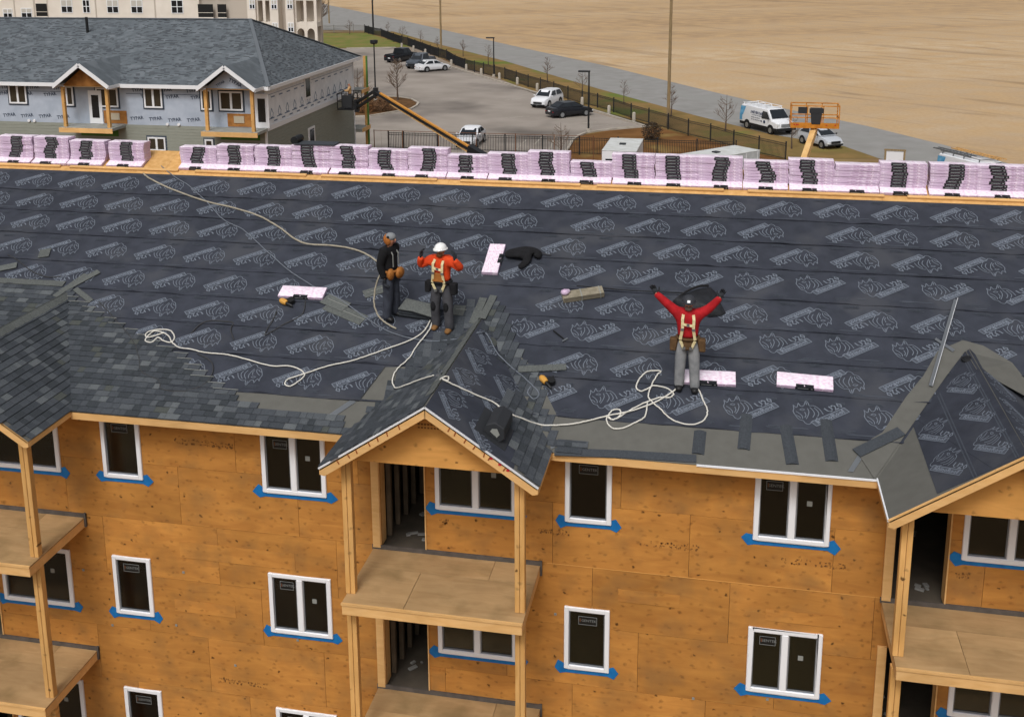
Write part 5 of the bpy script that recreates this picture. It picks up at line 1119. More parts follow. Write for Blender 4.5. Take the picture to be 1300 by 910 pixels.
shrub((-6.254,78.309), .95, 1.5, 'dark round shrub standing on the brown dirt behind the trailers'); shrub((-34.362,90.742), 1.7, 1.1, 'low brown shrubs at the foot of the planting island lamp', 1300, M('dry_shrub', '#6f4f36', '#54402e', scale=3, rough=1)); shrub((-35.792,89.476), 1.3, .8, 'low rusty shrub left of the planting island lamp', 800, M('rust_shrub', '#7d5634', '#5d4029', scale=3, rough=1))

# ================================================================ VEHICLES
m_carglass = M('car_glass', '#1b2025', rough=.08, spec=.6); m_tyre = M('tyre', '#19191a', rough=.9); m_rim = M('wheel_rim', '#9a9da0', rough=.35, metal=.6); m_trim = M('car_trim', '#1c1d1f', rough=.6); m_lgt = M('headlight', '#d5d8d8', rough=.15); m_tail = M('tail_light', '#7d1418', rough=.25)
m_paintw = M('white_paint', '#dcdde0', rough=.25, spec=.5); m_paintk = M('black_paint', '#1c1e24', rough=.2, spec=.5); m_paintg = M('grey_paint', '#4a5058', rough=.25, spec=.5); m_paints = M('silver_paint', '#b3b7bd', rough=.28, spec=.5)
def loft(secs):
    mb = MB(); n = len(secs[0])
    for s in secs: mb.v += [tuple(p) for p in s]
    for i in range(len(secs)-1):
        for j in range(n): mb.f.append((i*n+j, i*n+(j+1) % n, (i+1)*n+(j+1) % n, (i+1)*n+j)); mb.m.append(0)
    mb.f.append(tuple(range(n))[::-1]); mb.f.append(tuple((len(secs)-1)*n+j for j in range(n))); mb.m += [0, 0]; return mb
def car(name, label, p, heading, L, W, prof, cab, paint, wb, wr=.33, zt=1.45, bed=None, cat='car'):
    """prof: (x, top z, half width) of the lower body from tail to nose; cab: x of rear base, rear roof, front roof, windscreen base"""
    t = thing(name, label, cat, (p[0], p[1], G0), heading); zb = .28
    secs = []
    for x, z, w in prof:
        secs.append([V((x, -w*.93, zb)), V((x, -w, zb+.18)), V((x, -w, z*.72)), V((x, -w*.94, z-.03)), V((x, -w*.8, z)), V((x, w*.8, z)), V((x, w*.94, z-.03)), V((x, w, z*.72)), V((x, w, zb+.18)), V((x, w*.93, zb))])
    body = obj('body', loft(secs), paint, t, smooth=40)
    xr, xrr, xfr, xf = cab; zl = max(q[1] for q in prof if xr-.3 <= q[0] <= xf+.3)-.04; wl, wu = W/2*.93, W/2*.76
    secs = [[V((x, -w, z)) for x, w, z in ((xr, wl, zl), (xrr, wu, zt), (xfr, wu, zt), (xf, wl, zl))], [V((xr-.0, -wl*.5, zl)), V((xrr-.06, -wu*.5, zt+.03)), V((xfr+.06, -wu*.5, zt+.03)), V((xf+.1, -wl*.5, zl))], [V((xr-.0, wl*.5, zl)), V((xrr-.06, wu*.5, zt+.03)), V((xfr+.06, wu*.5, zt+.03)), V((xf+.1, wl*.5, zl))], [V((x, w, z)) for x, w, z in ((xr, wl, zl), (xrr, wu, zt), (xfr, wu, zt), (xf, wl, zl))]]
    obj('roof', loft(secs), paint, t, smooth=30)
    def pane(a, b, c, d, nm, off):
        a, b, c, d = map(V, (a, b, c, d)); m_ = (a+b+c+d)/4; N = (b-a).cross(d-a).normalized()
        if N.dot(V(off)) < 0: N = -N
        q = [m_+(v-m_)*.9+N*.008 for v in (a, b, c, d)]
        obj(nm, MB().prism(q, N*.012), m_carglass, t)
    pane((xf+.08, -wl*.95, zl+.03), (xf+.08, wl*.95, zl+.03), (xfr+.04, wu*.95, zt), (xfr+.04, -wu*.95, zt), 'windscreen', (1, 0, .5)); pane((xr, -wl*.95, zl+.03), (xr, wl*.95, zl+.03), (xrr-.03, wu*.95, zt), (xrr-.03, -wu*.95, zt), 'rear_window', (-1, 0, .5))
    xm = (xrr+xfr)/2+.1; xl = (xr+xf)/2+.1
    for s_ in (-1, 1):
        e = .012*s_
        pane((xr+.12, s_*wl+e, zl+.05), (xl-.03, s_*wl+e, zl+.05), (xm-.03, s_*wu+e, zt-.04), (xrr+.08, s_*wu+e, zt-.04), 'side_window', (0, s_, .3)); pane((xl+.03, s_*wl+e, zl+.05), (xf-.12, s_*wl+e, zl+.05), (xfr-.06, s_*wu+e, zt-.04), (xm+.03, s_*wu+e, zt-.04), 'side_window', (0, s_, .3))
        obj('mirror', MB().ell((xf-.15, s_*(W/2+.08), zl+.08), (.07, .1, .07), 8, 5), paint if paint != m_paints else m_trim, t, smooth=True)
        xe, xn = prof[0][0], prof[-1][0]
        obj('headlight', MB().ell((xn-.1, s_*W*.36, prof[-1][1]*.8), (.13, .17, .09), 8, 5), m_lgt, t, smooth=True); obj('tail_light', MB().ell((xe+.06, s_*W*.37, prof[0][1]*.8), (.09, .15, .1), 8, 5), m_tail, t, smooth=True)
        for xw in (-wb/2, wb/2):
            obj('wheel_arch', MB().tube([(xw, s_*(W/2-.06), wr+.03), (xw, s_*(W/2+.006), wr+.03)], wr+.07, 16), m_trim, t)
            w_ = obj('wheel', MB().tube([(xw, s_*(W/2-.2), wr), (xw, s_*(W/2+.015), wr)], wr, 16), m_tyre, t, smooth=30); rim = obj('rim', MB().tube([(xw, s_*(W/2+.01), wr), (xw, s_*(W/2+.026), wr)], wr*.66, 12), m_rim, w_)
    xn, xe = prof[-1][0], prof[0][0]
    obj('grille', MB().bb((xn-.03, -W*.26, .45), (xn+.015, W*.26, .66)), m_trim, t); obj('number_plate', MB().bb((xe-.02, -.2, .6), (xe+.03, .2, .72)), m_white, t); obj('bumper', MB().bb((xn-.1, -W*.42, .28), (xn+.02, W*.42, .42)), m_trim, t, bevel=.02)
    if bed:
        obj('bed', MB().bb((bed[0], -W*.4, prof[0][1]-.02), (bed[1], W*.4, prof[0][1]+.006)), m_trim, t)
        for s_ in (-1, 1): obj('bed_rail', MB().bb((bed[0], s_*W*.4-.06, prof[0][1]+.0), (bed[1], s_*W*.4+.06, prof[0][1]+.09)), paint, t)
        obj('tailgate', MB().bb((bed[0]-.04, -W*.4, prof[0][1]), (bed[0]+.04, W*.4, prof[0][1]+.09)), paint, t)
    return t
def axle(a, b, front='b'):
    a, b = V((a[0], a[1], 0)), V((b[0], b[1], 0)); d = b-a if front == 'b' else a-b; return atan2(d.y, d.x), (a+b)/2
def side(h, c, W, s):                                      # from the near side wheels' contact to the middle of the car
    return c+V((-sin(h), cos(h), 0))*W/2*s
SED = [(-2.3, .75, .78), (-2.2, .98, .86), (-1.5, 1.02, .9), (.0, .98, .91), (1.0, .95, .9), (1.9, .82, .86), (2.25, .62, .74)]
SUVP = [(-2.2, .9, .8), (-2.1, 1.1, .9), (-1, 1.12, .93), (.9, 1.08, .93), (1.9, .98, .9), (2.2, .75, .78)]
PUP = [(-2.9, 1.08, .92), (-2.8, 1.1, .96), (-.9, 1.1, .97), (1.2, 1.14, .97), (2.5, 1.08, .95), (2.85, .85, .86)]
HAT = [(-2.0, .8, .76), (-1.92, 1.0, .84), (-1, 1.02, .87), (.6, .98, .87), (1.6, .84, .84), (2.0, .62, .72)]
h, c = axle((-38.327,123.372), (-36.301,125.385)); c = side(h, c, 1.8, 1)
car('saloon_car', 'white saloon car parked by the fence beside two pickup trucks', c, h, 4.6, 1.82, SED, (-1.75, -1.05, .25, 1.05), m_paintw, 2.7)
h, c = axle((-15.58,88.757), (-13.361,90.564)); c = side(h, c, 1.8, 1)
car('saloon_car', 'black saloon car parked beside the white sport utility car', c, h, 4.6, 1.82, SED, (-1.75, -1.05, .25, 1.05), m_paintk, 2.7)
h, c = axle((-18.23,93.68), (-16.569,99.187), 'a'); c = side(h, c, 1.85, -1)
car('sport_utility_car', 'white sport utility car backed into its space by the fence', c, h, 4.4, 1.86, SUVP, (-2.05, -1.6, .3, 1.05), m_paintw, 2.6, .36, 1.66)
h0 = h
h, c = axle((-45.348,133.113), (-43.459,137.932)); c = side(h, c, 1.9, 1)
car('pickup_truck', 'black pickup truck parked farthest from the camera', c, h, 5.8, 1.95, PUP, (-.9, -.7, .7, 1.3), m_paintk, 3.6, .4, 1.85, (-2.8, -1.0))
h, c = axle((-40.424,125.736), (-39.136,132.427), 'a'); c = side(h, c, 1.9, -1)
car('pickup_truck', 'grey pickup truck parked behind the white saloon car', c, h, 5.8, 1.95, PUP, (-.9, -.7, .7, 1.3), m_paintg, 3.6, .4, 1.85, (-2.8, -1.0))
car('saloon_car', 'white saloon car facing the camera behind the black boom arm', (-21.2, 73.9), -pi/2, 4.6, 1.82, SED, (-1.75, -1.05, .25, 1.05), m_paintw, 2.7)
h, c = axle((6.162,78.762), (7.793,76.306)); c = side(h, c, 1.75, 1)
car('hatchback_car', 'silver hatchback parked below the orange lift basket', c, h, 4.0, 1.75, HAT, (-1.85, -1.35, .1, .95), m_paints, 2.55, .31, 1.45)
m_bluew = M('blue_wrap', '#3f83ad', '#6b9fbe', scale=3, rough=.35)
def van(name, label, p, heading, L, W, H, rack):
    t = thing(name, label, 'van', (p[0], p[1], G0), heading); zb = .42
    secs = []
    for x, z, w, wt in ((-L/2, H-.18, W/2*.97, .8), (-L/2+.1, H, W/2, .84), (L/2-1.75, H, W/2, .84), (L/2-1.62, H-.03, W/2, .84), (L/2-.95, 1.32, W/2, .9), (L/2-.1, 1.12, W/2*.95, .9), (L/2, .95, W/2*.9, .9)):
        secs.append([V((x, -w, zb)), V((x, -w, min(1.2, z-.1))), V((x, -w*wt-.02, z-.06)), V((x, -w*wt*.9, z)), V((x, w*wt*.9, z)), V((x, w*wt+.02, z-.06)), V((x, w, min(1.2, z-.1))), V((x, w, zb))])
    obj('body', loft(secs), m_paintw, t, smooth=35)
    a, b = V((L/2-1.58, 0, H-.06)), V((L/2-.95, 0, 1.36)); N = V((b.z-a.z, 0, -(b.x-a.x))); N = -N.normalized() if N.x < 0 else N.normalized()
    obj('windscreen', MB().prism([a+V((0, -W*.37, 0))+N*.012, b+V((0, -W*.43, 0))+N*.012, b+V((0, W*.43, 0))+N*.012, a+V((0, W*.37, 0))+N*.012], N*.012), m_carglass, t)
    for s_ in (-1, 1):
        q = [V((L/2-2.3, s_*(W/2*.87+.02), H-.22)), V((L/2-1.65, s_*(W/2*.87+.02), H-.25)), V((L/2-1.12, s_*(W/2+.012), 1.3)), V((L/2-2.3, s_*(W/2+.012), 1.25))]
        obj('side_window', MB().prism(q, (0, s_*.012, 0)), m_carglass, t); obj('mirror', MB().ell((L/2-1.15, s_*(W/2+.15), 1.42), (.07, .1, .13), 8, 5), m_trim, t, smooth=True)
        obj('sill_band', MB().bb((-L/2+.05, s_*(W/2-.02), zb-.06), (L/2-.1, s_*(W/2+.012), zb+.2)), m_trim, t)
        wrapq = [V((-L/2+.02, s_*(W/2*.86+.022), H-.15)), V((-L/2+.75, s_*(W/2*.86+.022), H-.15)), V((-L/2+.5, s_*(W/2+.008), 1.2)), V((-L/2+.02, s_*(W/2+.008), 1.2))]
        obj('blue_panel', MB().prism(wrapq, (0, s_*.006, 0)).bb((-L/2+.02, s_*(W/2+.004), .7), (-L/2+.4, s_*(W/2+.012), 1.2)), m_bluew, t)
        lt = MB(); U = V((s_*-1, 0, 0)) if s_ > 0 else V((1, 0, 0)); tilt = V((0, -s_*.16, 1)).normalized()
        yy = lambda z: s_*(W/2+.012-max(0, z-1.2)*.17+.012)
        lt.merge(VAN_TXT, frame((-.2, yy(1.62), 1.62), U, tilt)); 
        for k, (z, n) in enumerate(((1.38, 7), (1.18, 5), (.98, 6))):
            for i in range(n): lt.box((-.9+i*.26, yy(z), z), (.2 if (i+k) % 3 else .13, .004, .055))
        lt.tube([(L/2-1.9, s_*(W/2+.0), .98), (L/2-1.9, s_*(W/2+.016), .98)], .15, 12); lt.box((L/2-2.3, s_*(W/2+.012), .98), (.1, .008, .16))
        obj('lettering', lt, M('navy_ink', '#2a3550') if 'navy_ink' not in bpy.data.materials else bpy.data.materials['navy_ink'], t)
        obj('headlight', MB().bb((L/2-.06, s_*W*.42-.14, .85), (L/2+.015, s_*W*.42+.08, 1.02)), m_lgt, t); obj('tail_light', MB().bb((-L/2-.012, s_*W*.45-.06, .9), (-L/2+.02, s_*W*.45+.06, 1.3)), m_tail, t)
        for xw in (-L/2+1.15, L/2-1.0):
            obj('wheel_arch', MB().tube([(xw, s_*(W/2-.08), .42), (xw, s_*(W/2+.014), .42)], .45, 16), m_trim, t)
            w_ = obj('wheel', MB().tube([(xw, s_*(W/2-.22), .36), (xw, s_*(W/2+.022), .36)], .36, 16), m_tyre, t, smooth=30); obj('rim', MB().tube([(xw, s_*(W/2+.018), .36), (xw, s_*(W/2+.034), .36)], .23, 12), m_rim, w_)
    obj('rear_panel', MB().bb((-L/2-.01, -W*.4, .75), (-L/2+.03, W*.4, H-.25)), m_bluew, t); obj('grille', MB().bb((L/2-.03, -W*.3, .7), (L/2+.02, W*.3, 1.0)), m_rim, t, bevel=.01); obj('bumper', MB().bb((L/2-.15, -W*.48, .4), (L/2+.08, W*.48, .65)), m_trim, t, bevel=.03)
    rk = MB()
    for x in (-L/2+.3, -L/2+1.3, -L/2+2.3, L/2-1.9): rk.bar((x, -W*.38, H+.14), (x, W*.38, H+.14), .05, .05); [rk.bar((x, q*W*.38, H-.03), (x, q*W*.38, H+.14), .05, .05, (1, 0, 0)) for q in (-1, 1)]
    for q in (-1, 1): rk.bar((-L/2+.1, q*W*.38, H+.18), (L/2-1.8, q*W*.38, H+.18), .04, .04)
    obj('roof_rack', rk, m_white if not rack else m_zinc, t)
    return t
if True:
    VAN_TXT = MB()
    for i in range(9): VAN_TXT.box((-.95+i*.2, RND.uniform(-.03, .03), 0), (.13 if i % 3 else .09, .2 if i % 2 else .26, .004))
h, c = axle((1.728,85.694), (3.815,82.668)); c = side(h, c, 2.0, 1)
van('work_van', 'white work van with blue rear panels parked left of the orange lift basket', c, h, 5.6, 2.02, 2.12, False)
h2 = h-.05; q = (16.57,60.848,2.5)
v2 = van('work_van', 'white van with ladders on its roof, mostly hidden behind the right hand stacks', (q[0], q[1]), h2, 5.6, 2.02, 2.45, True)
def ladder(label, y, m, L, off):
    t = thing('ladder', label, 'ladder', (q[0], q[1], G0), h2); mb = MB()
    for s_ in (-1, 1): mb.bar((-L/2+off, y+s_*.22, 2.69), (L/2+off, y+s_*.22, 2.69), .03, .08)
    obj('rail', mb, m, t); n = int(L/.32)
    for i in range(n): obj('rung', MB().bar((-L/2+off+.15+i*.32, y-.22, 2.69), (-L/2+off+.15+i*.32, y+.22, 2.69), .03, .03), m, t)
ladder('grey metal ladder on the roof rack of the right hand van, near side', -.5, m_zinc, 3.6, -1.7); ladder('yellow ladder on the roof rack of the right hand van, far side', .5, m_osb, 4.6, -.6)

# ---- trailers, sign board, lifts
def trailer(label, cx, cy, rz, L, W, H, m):
    t = thing('box_trailer', label, 'trailer', (cx, cy, G0), rz); obj('body', MB().bb((-W/2, -L/2, .5), (W/2, L/2, H)), m, t, bevel=.03)
    rf = MB().bb((-W/2-.02, -L/2-.02, H+.002), (W/2+.02, L/2+.02, H+.05)); obj('roof', rf, M('trailer_roof', '#c9cbca', '#b9bab6', scale=2) if 'trailer_roof' not in bpy.data.materials else bpy.data.materials['trailer_roof'], t, bevel=.02)
    obj('roof_vent', MB().bb((-.25, -.2, H+.05), (.2, .2, H+.13)), m_dark, t); obj('side_stripe', MB().bb((-W/2-.012, -L/2+.1, 1.1), (-W/2-.002, L/2-.1, 1.25)), m_dark, t)
    fr = MB()
    for i in range(6): y = -L/2+.25+i*(L-.5)/5; fr.bb((-W/2-.01, y-.02, .6), (-W/2+.01, y+.02, H-.02)); fr.bb((W/2-.01, y-.02, .6), (W/2+.01, y+.02, H-.02))
    obj('side_rib', fr, m_white, t); obj('window', MB().bb((-W/2+.25, -L/2-.014, 1.45), (W/2-.25, -L/2+.01, 2.0)), m_carglass, t)
    for s_ in (-1, 1): obj('wheel', MB().tube([(s_*(W/2-.15), 0, .35), (s_*(W/2+.03), 0, .35)], .35, 14), m_tyre, t)
trailer('white box trailer with a small roof vent parked on the dirt behind the stacks', -7.2, 61.8, -.02, 5.0, 2.4, 2.55, m_paintw)
trailer('long weathered pale trailer parked on the dirt below the white van', -.6, 60.2, -.75, 6.2, 2.4, 2.45, M('trailer_weathered', '#bfc3c4', '#a3a8a9', scale=2))
t = thing('notice_board', 'blank white notice board in a timber frame beside the road', 'notice board', (10.7, 57, G0), -.1)
obj('panel', MB().bb((-.52, -.02, 2.2), (.52, .02, 3.5)), m_paintw, t); fr = MB()
for x in (-.58, .58): fr.bb((x-.06, -.04, 0), (x+.06, .04, 3.55))
obj('post', fr, m_wood, t); obj('top_rail', MB().bb((-.66, -.05, 3.56), (.66, .05, 3.66)), m_wood, t)
m_lift = M('lift_orange', '#c9822b', '#ad6c22', scale=4, rough=.5); m_boomy = M('boom_tan', '#d6b078', '#c79d62', scale=3, rough=.5)
t = thing('boom_lift', 'orange boom lift with an empty railed basket raised over the silver hatchback', 'boom lift', (2.3, 30, G0))
loc = V((2.3, 30, G0)); P = lambda x, y, z: V((x, y, z))-loc
bk = MB(); x0, x1, y0, y1, z0, z1 = 2.98, 5.14, 36, 37.0, 7.98, 9.03
for x in (x0, x0+.72, x0+1.44, x1):
    for y in (y0, y1): bk.bar(P(x, y, z0), P(x, y, z1), .045, .045, (1, 0, 0))
for z in (z0+.5, z1):
    for y in (y0, y1): bk.bar(P(x0, y, z), P(x1, y, z), .045, .045)
    for x in (x0, x1): bk.bar(P(x, y0, z), P(x, y1, z), .045, .045)
obj('basket', bk, m_lift, t); obj('toe_board', MB().bb(P(x0, y0-.03, z0), P(x1, y0-.01, z0+.26)).bb(P(x0, y0, z0), P(x1, y1, z0+.04)), m_lift, t)
obj('control_box', MB().prism([P(x0+.85, y0-.06, z0+.95), P(x0+1.4, y0-.06, z0+.95), P(x0+1.32, y0-.06, z0+.2), P(x0+.92, y0-.06, z0+.2)], (0, .25, 0)).bb(P(x0+.8, y0-.07, z0+.72), P(x0+1.45, y0-.06, z0+.95)), m_dark, t, bevel=.01); obj('tool_tray', MB().bb(P(x0+.3, y0-.05, z0+.7), P(x0+.7, y0+.1, z0+.98)), m_dark, t)
mk = MB()
for x in (.15, .25, .32, 1.6, 2.0): mk.box(P(x0+x, y0-.034, z0+.16), (.06, .006, .05))
obj('warning_mark', mk, m_red, t)
a, b = P(4.08, 36.3, 7.9), P(2.83, 32.5, 5.0); obj('boom', MB().bar(a, b, .26, .3).bar(a+V((0, -.1, .05)), a+V((0, .2, .2)), .2, .3), m_boomy, t); obj('boom', MB().bar(b.lerp(a, .25), P(2.1, 30.2, 1.5), .36, .4), m_boomy, t)
obj('chassis', MB().bb(P(1.2, 28.4, .2), P(3.4, 31.8, 1.5)), m_lift, t, bevel=.05)
for sx in (1.2, 3.4):
    for y in (28.8, 31.3): obj('wheel', MB().tube([P(sx-.15, y, G0+.45), P(sx+.15, y, G0+.45)], .45, 14), m_tyre, t)
# second lift by the wrapped building
m_boomo = M('boom_orange', '#c58a3e', rough=.5)
t = thing('boom_lift', 'black and orange boom lift reaching a dark basket up to the wrapped building', 'boom lift', (-13, 46, G0)); loc = V((-13, 46, G0))
el, bs = P(-24.1, 57, 6.3), P(-12.4, 47.9, 2.57); d_ = (bs-el).normalized()
obj('boom', MB().bar(el, el.lerp(bs, .7), .36, .16).bar(el.lerp(bs, .7), bs, .44, .5), m_metal, t); obj('boom_side', MB().bar(el.lerp(bs, .04)+V((.0, -.06, .13)), el.lerp(bs, .72)+V((0, -.06, .13)), .16, .1), m_boomo, t); obj('hose_tray', MB().bar(el.lerp(bs, .12)+V((0, -.1, -.2)), el.lerp(bs, .95)+V((0, -.1, -.28)), .12, .05), m_lum, t)
jb = P(-26.6, 60.2, 4.75)
obj('jib', MB().bar(el+V((0, 0, .12)), jb+V((0, 0, .3)), .2, .16).bar(el-V((0, 0, .22)), jb-V((0, 0, .1)), .2, .16).bar(el-V((0, 0, .3)), el+V((0, 0, .3)), .3, .3, (1, 0, 0)).bar(jb-V((0, 0, .4)), jb+V((0, 0, .5)), .3, .3, (1, 0, 0)), m_metal, t)
bk = MB(); cx, cy, cz = -27.5, 61.2, 4.55
for x in (-.6, 0, .6):
    for y in (-1.0, 0, 1.0): bk.bar(P(cx+x, cy+y, cz), P(cx+x, cy+y, cz+1.1), .05, .05, (1, 0, 0))
for z in (.55, 1.1):
    for y in (-1, 1): bk.bar(P(cx-.6, cy+y, cz+z), P(cx+.6, cy+y, cz+z), .05, .05)
    for x in (-.6, .6): bk.bar(P(cx+x, cy-1, cz+z), P(cx+x, cy+1, cz+z), .05, .05)
bk.bb(P(cx-.62, cy-1.02, cz-.1), P(cx+.62, cy+1.02, cz)); obj('basket', bk, m_metal, t); obj('control_box', MB().bb(P(cx-.2, cy-1.1, cz+.1), P(cx+.55, cy-.9, cz+1.0)), m_dark, t); obj('turret', MB().bb(P(-13.2, 46.2, 1.605), P(-11.9, 48.3, 2.9)), m_metal, t, bevel=.05); obj('chassis', MB().bb(P(-14, 44.6, .2), P(-11.4, 48.6, 1.6)), m_boomo, t, bevel=.05)
for sx in (-14, -11.8):
    for y in (45.1, 47.4): obj('wheel', MB().tube([P(sx-.15, y, G0+.45), P(sx+.15, y, G0+.45)], .45, 14), m_tyre, t)
person((cx, cy+.1, cz+.0), -1.4, 'worker in a tan jacket standing in the dark basket by the wrapped building', dict(neck=(0, 0, 1.5), head=(0, -.03, 1.64), sha=(-.19, 0, 1.44), ela=(-.25, -.1, 1.2), wra=(-.2, -.35, 1.2), hda=(0, -1, 0), shb=(.19, 0, 1.44), elb=(.26, -.1, 1.2), wrb=(.2, -.35, 1.25), hdb=(0, -1, 0), hipa=(-.1, 0, .9), kna=(-.11, -.02, .5), ana=(-.12, 0, .09), hipb=(.1, 0, .9), knb=(.11, -.02, .5), anb=(.12, 0, .09)), M('tan_jacket', '#c09a6c', rough=.9), m_dkp2, dict(boot=m_blk, glove=m_glv))

# ================================================================ THE WRAPPED BUILDING BEHIND
m_wrap = M('house_wrap', '#aeb7c4', '#a0aab8', scale=1.5, rough=.7, bump=.3, bscale=3); m_wrapw = M('white_house_wrap', '#e4e7ea', '#d6dade', scale=2, rough=.7, bump=.3, bscale=3); m_sid = M('olive_siding', '#8f9288', '#888b81', scale=2, stretch=(1, 1, 8), rough=.8)
m_shg = M('roof_shingle', '#5e6469', '#53595e', scale=2.2, stretch=(1, 1, 1), detail=9, rough=.95, lo=.3, hi=.7, c3='#686e73', s3=1.2, w3=.5); m_navy = M('wrap_print', '#3d4656'); m_fas = M('white_fascia', '#dfe0e2', rough=.5); m_osbd = M('osb_dark', '#a9743c', '#8d5d2c', scale=3); m_green = M('green_sheathing', '#4f7a3a', rough=.8); m_dkfr = M('dark_frame_tape', '#39424f'); m_gdeck = M('grey_deck', '#9b9c97', '#8b8c86', scale=2); m_hcap = M('hip_cap', '#62676c')
bb = thing('apartment_building', 'grey roofed apartment building in pale house wrap with olive siding below, behind the pink stacks', 'building', (-50, 57, -1.2)); o_ = V((-50, 57, -1.2))
Q = lambda x, y, z: V((x, y, z))-o_
KX, KY, KZ, FY, BX = -28.1, 47.6, 7.8, 65.9, -80.0
WXE, WYF = KX-.5, KY+.5; SPL = 5.1
obj('wall', MB().bb(Q(BX, WYF, -1.2), Q(WXE, FY-.5, SPL)), m_sid, bb)
sl = MB()
for i in range(32):
    z = SPL-.2*(i+1); sl.bar(Q(BX, WYF-.006, z), Q(WXE, WYF-.006, z), .02, .012); sl.bar(Q(WXE+.006, WYF, z), Q(WXE+.006, FY-.5, z), .02, .012)
obj('siding_board', sl, m_sid, bb, kind='stuff')
obj('wall', MB().bb(Q(BX, WYF+.02, SPL+.003), Q(WXE-.02, FY-.52, KZ-.1)), m_wrap, bb); obj('end_wrap', MB().bb(Q(WXE-.015, WYF+.03, SPL+.1), Q(WXE+.002, FY-.6, KZ-.12)), m_wrapw, bb)
obj('white_band', MB().bb(Q(WXE+.003, WYF, SPL-.22), Q(WXE+.05, FY-.5, SPL+.1)), m_fas, bb); obj('corner_board', MB().bb(Q(WXE-.1, WYF-.03, -1.2), Q(WXE+.03, WYF+.1, SPL-.23)).bb(Q(WXE-.1, FY-.6, -1.2), Q(WXE+.06, FY-.48, KZ-.2)), m_fas, bb)
# hipped roof
RX, RY, RZ = KX-5.0, (KY+FY)/2, 11.3
A, B, C_, D = Q(KX, KY, KZ), Q(KX, FY, KZ), Q(BX, FY, KZ), Q(BX, KY, KZ); E1, E2 = Q(RX, RY, RZ), Q(BX, RY, RZ)
rf = MB().add([A, B, C_, D, E1, E2], [(3, 0, 4, 5), (0, 1, 4), (1, 2, 5, 4), (0, 3, 2, 1)]); roof2 = obj('roof', rf, m_shg, bb)
# courses: fine raised lines of shingle edges
cs = MB(); N1 = (A-D).cross(E1-A).normalized(); N2 = (B-A).cross(E1-A).normalized(); rr = random.Random(5)
n = 62
for i in range(1, n):
    f = i/n; a = D.lerp(E2, f); b = A.lerp(E1, f); L_ = (b-a).length; x = 0
    while x < L_:
        w = rr.uniform(.12, .42)
        if rr.random() < .42: cs.bar(a+(b-a)*(x/L_)+N1*.006, a+(b-a)*(min(x+w, L_)/L_)+N1*.006, .1, .01, N1, rr.choice((0, 1, 2)))
        x += w
    a, b = A.lerp(E1, f), B.lerp(E1, f); L_ = (b-a).length; x = 0
    while x < L_:
        w = rr.uniform(.12, .42)
        if rr.random() < .42: cs.bar(a+(b-a)*(x/L_)+N2*.006, a+(b-a)*(min(x+w, L_)/L_)+N2*.006, .1, .01, N2, rr.choice((0, 1, 2)))
        x += w
obj('shingle_course', cs, [SH[2], SH[3], m_shg], roof2, kind='stuff')
obj('hip_cap', MB().bar(A+V((0, 0, .03)), E1+V((0, 0, .03)), .24, .04).bar(B+V((0, 0, .03)), E1+V((0, 0, .03)), .34, .05).bar(E1+V((0, 0, .02)), E2+V((0, 0, .02)), .34, .05), m_hcap, roof2)
obj('fascia', MB().bar(D-V((0, .02, .1)), A-V((-.0, .02, .1)), .05, .24).bar(A+V((.02, .04, -.1)), B+V((.02, 0, -.1)), .05, .24), m_fas, bb)
vp = (-44.511,54.5,11.89); obj('vent_pipe', MB().tube([Q(vp[0], 54.6, 10.2), Q(vp[0], 54.6, 11.55)], .1, 8), m_black, roof2)
WP = lambda px, py: None
def win2(a, b, n=2, y=WYF, dark=True):                     # corners on the front wall, top left and bottom right
    x0, x1, z1, z0 = a[0], b[0], a[2], b[2]; f = MB()
    obj('window_tape', MB().bb(Q(x0-.1, y-.015, z0-.1), Q(x1+.1, y-.003, z1+.1)), m_dkfr, bb) if dark else None
    fw_ = .1; f.bb(Q(x0, y-.06, z0), Q(x0+fw_, y-.016, z1)).bb(Q(x1-fw_, y-.06, z0), Q(x1, y-.016, z1)).bb(Q(x0+fw_, y-.06, z0), Q(x1-fw_, y-.016, z0+fw_)).bb(Q(x0+fw_, y-.06, z1-fw_), Q(x1-fw_, y-.016, z1))
    if n == 2: f.bb(Q((x0+x1)/2-.07, y-.06, z0+fw_), Q((x0+x1)/2+.07, y-.016, z1-fw_))
    w = obj('window', f, m_fas, bb); mids = [x0+fw_, (x0+x1)/2-.07, (x0+x1)/2+.07, x1-fw_] if n == 2 else [x0+fw_, x1-fw_]
    for i in range(0, len(mids), 2): obj('pane', MB().bb(Q(mids[i], y-.03, z0+fw_), Q(mids[i+1], y-.02, z1-fw_)), M('house_glass', '#3b352c', rough=.1, spec=.5) if 'house_glass' not in bpy.data.materials else bpy.data.materials['house_glass'], w)
for a, b, n in (((-46.71,48.1,7.604), (-45.407,48.1,6.316), 2), ((-42.5,48.1,7.549), (-41.973,48.1,6.259), 1), ((-40.343,48.1,7.485), (-38.767,48.1,6.225), 2), ((-36.918,48.1,7.549), (-35.651,48.1,6.243), 2), ((-32.942,48.1,7.496), (-32.218,48.1,6.192), 1), ((-31.675,48.1,7.419), (-30.087,48.1,6.19), 2), ((-36.882,48.1,4.325), (-35.642,48.1,3.422), 2), ((-32.87,48.1,4.281), (-32.293,48.1,3.109), 1)):
    win2(a, b, n)
win2((-52, 0, 7.45), (-50.6, 0, 6.2), 2); win2((-57, 0, 7.45), (-55.6, 0, 6.2), 2)
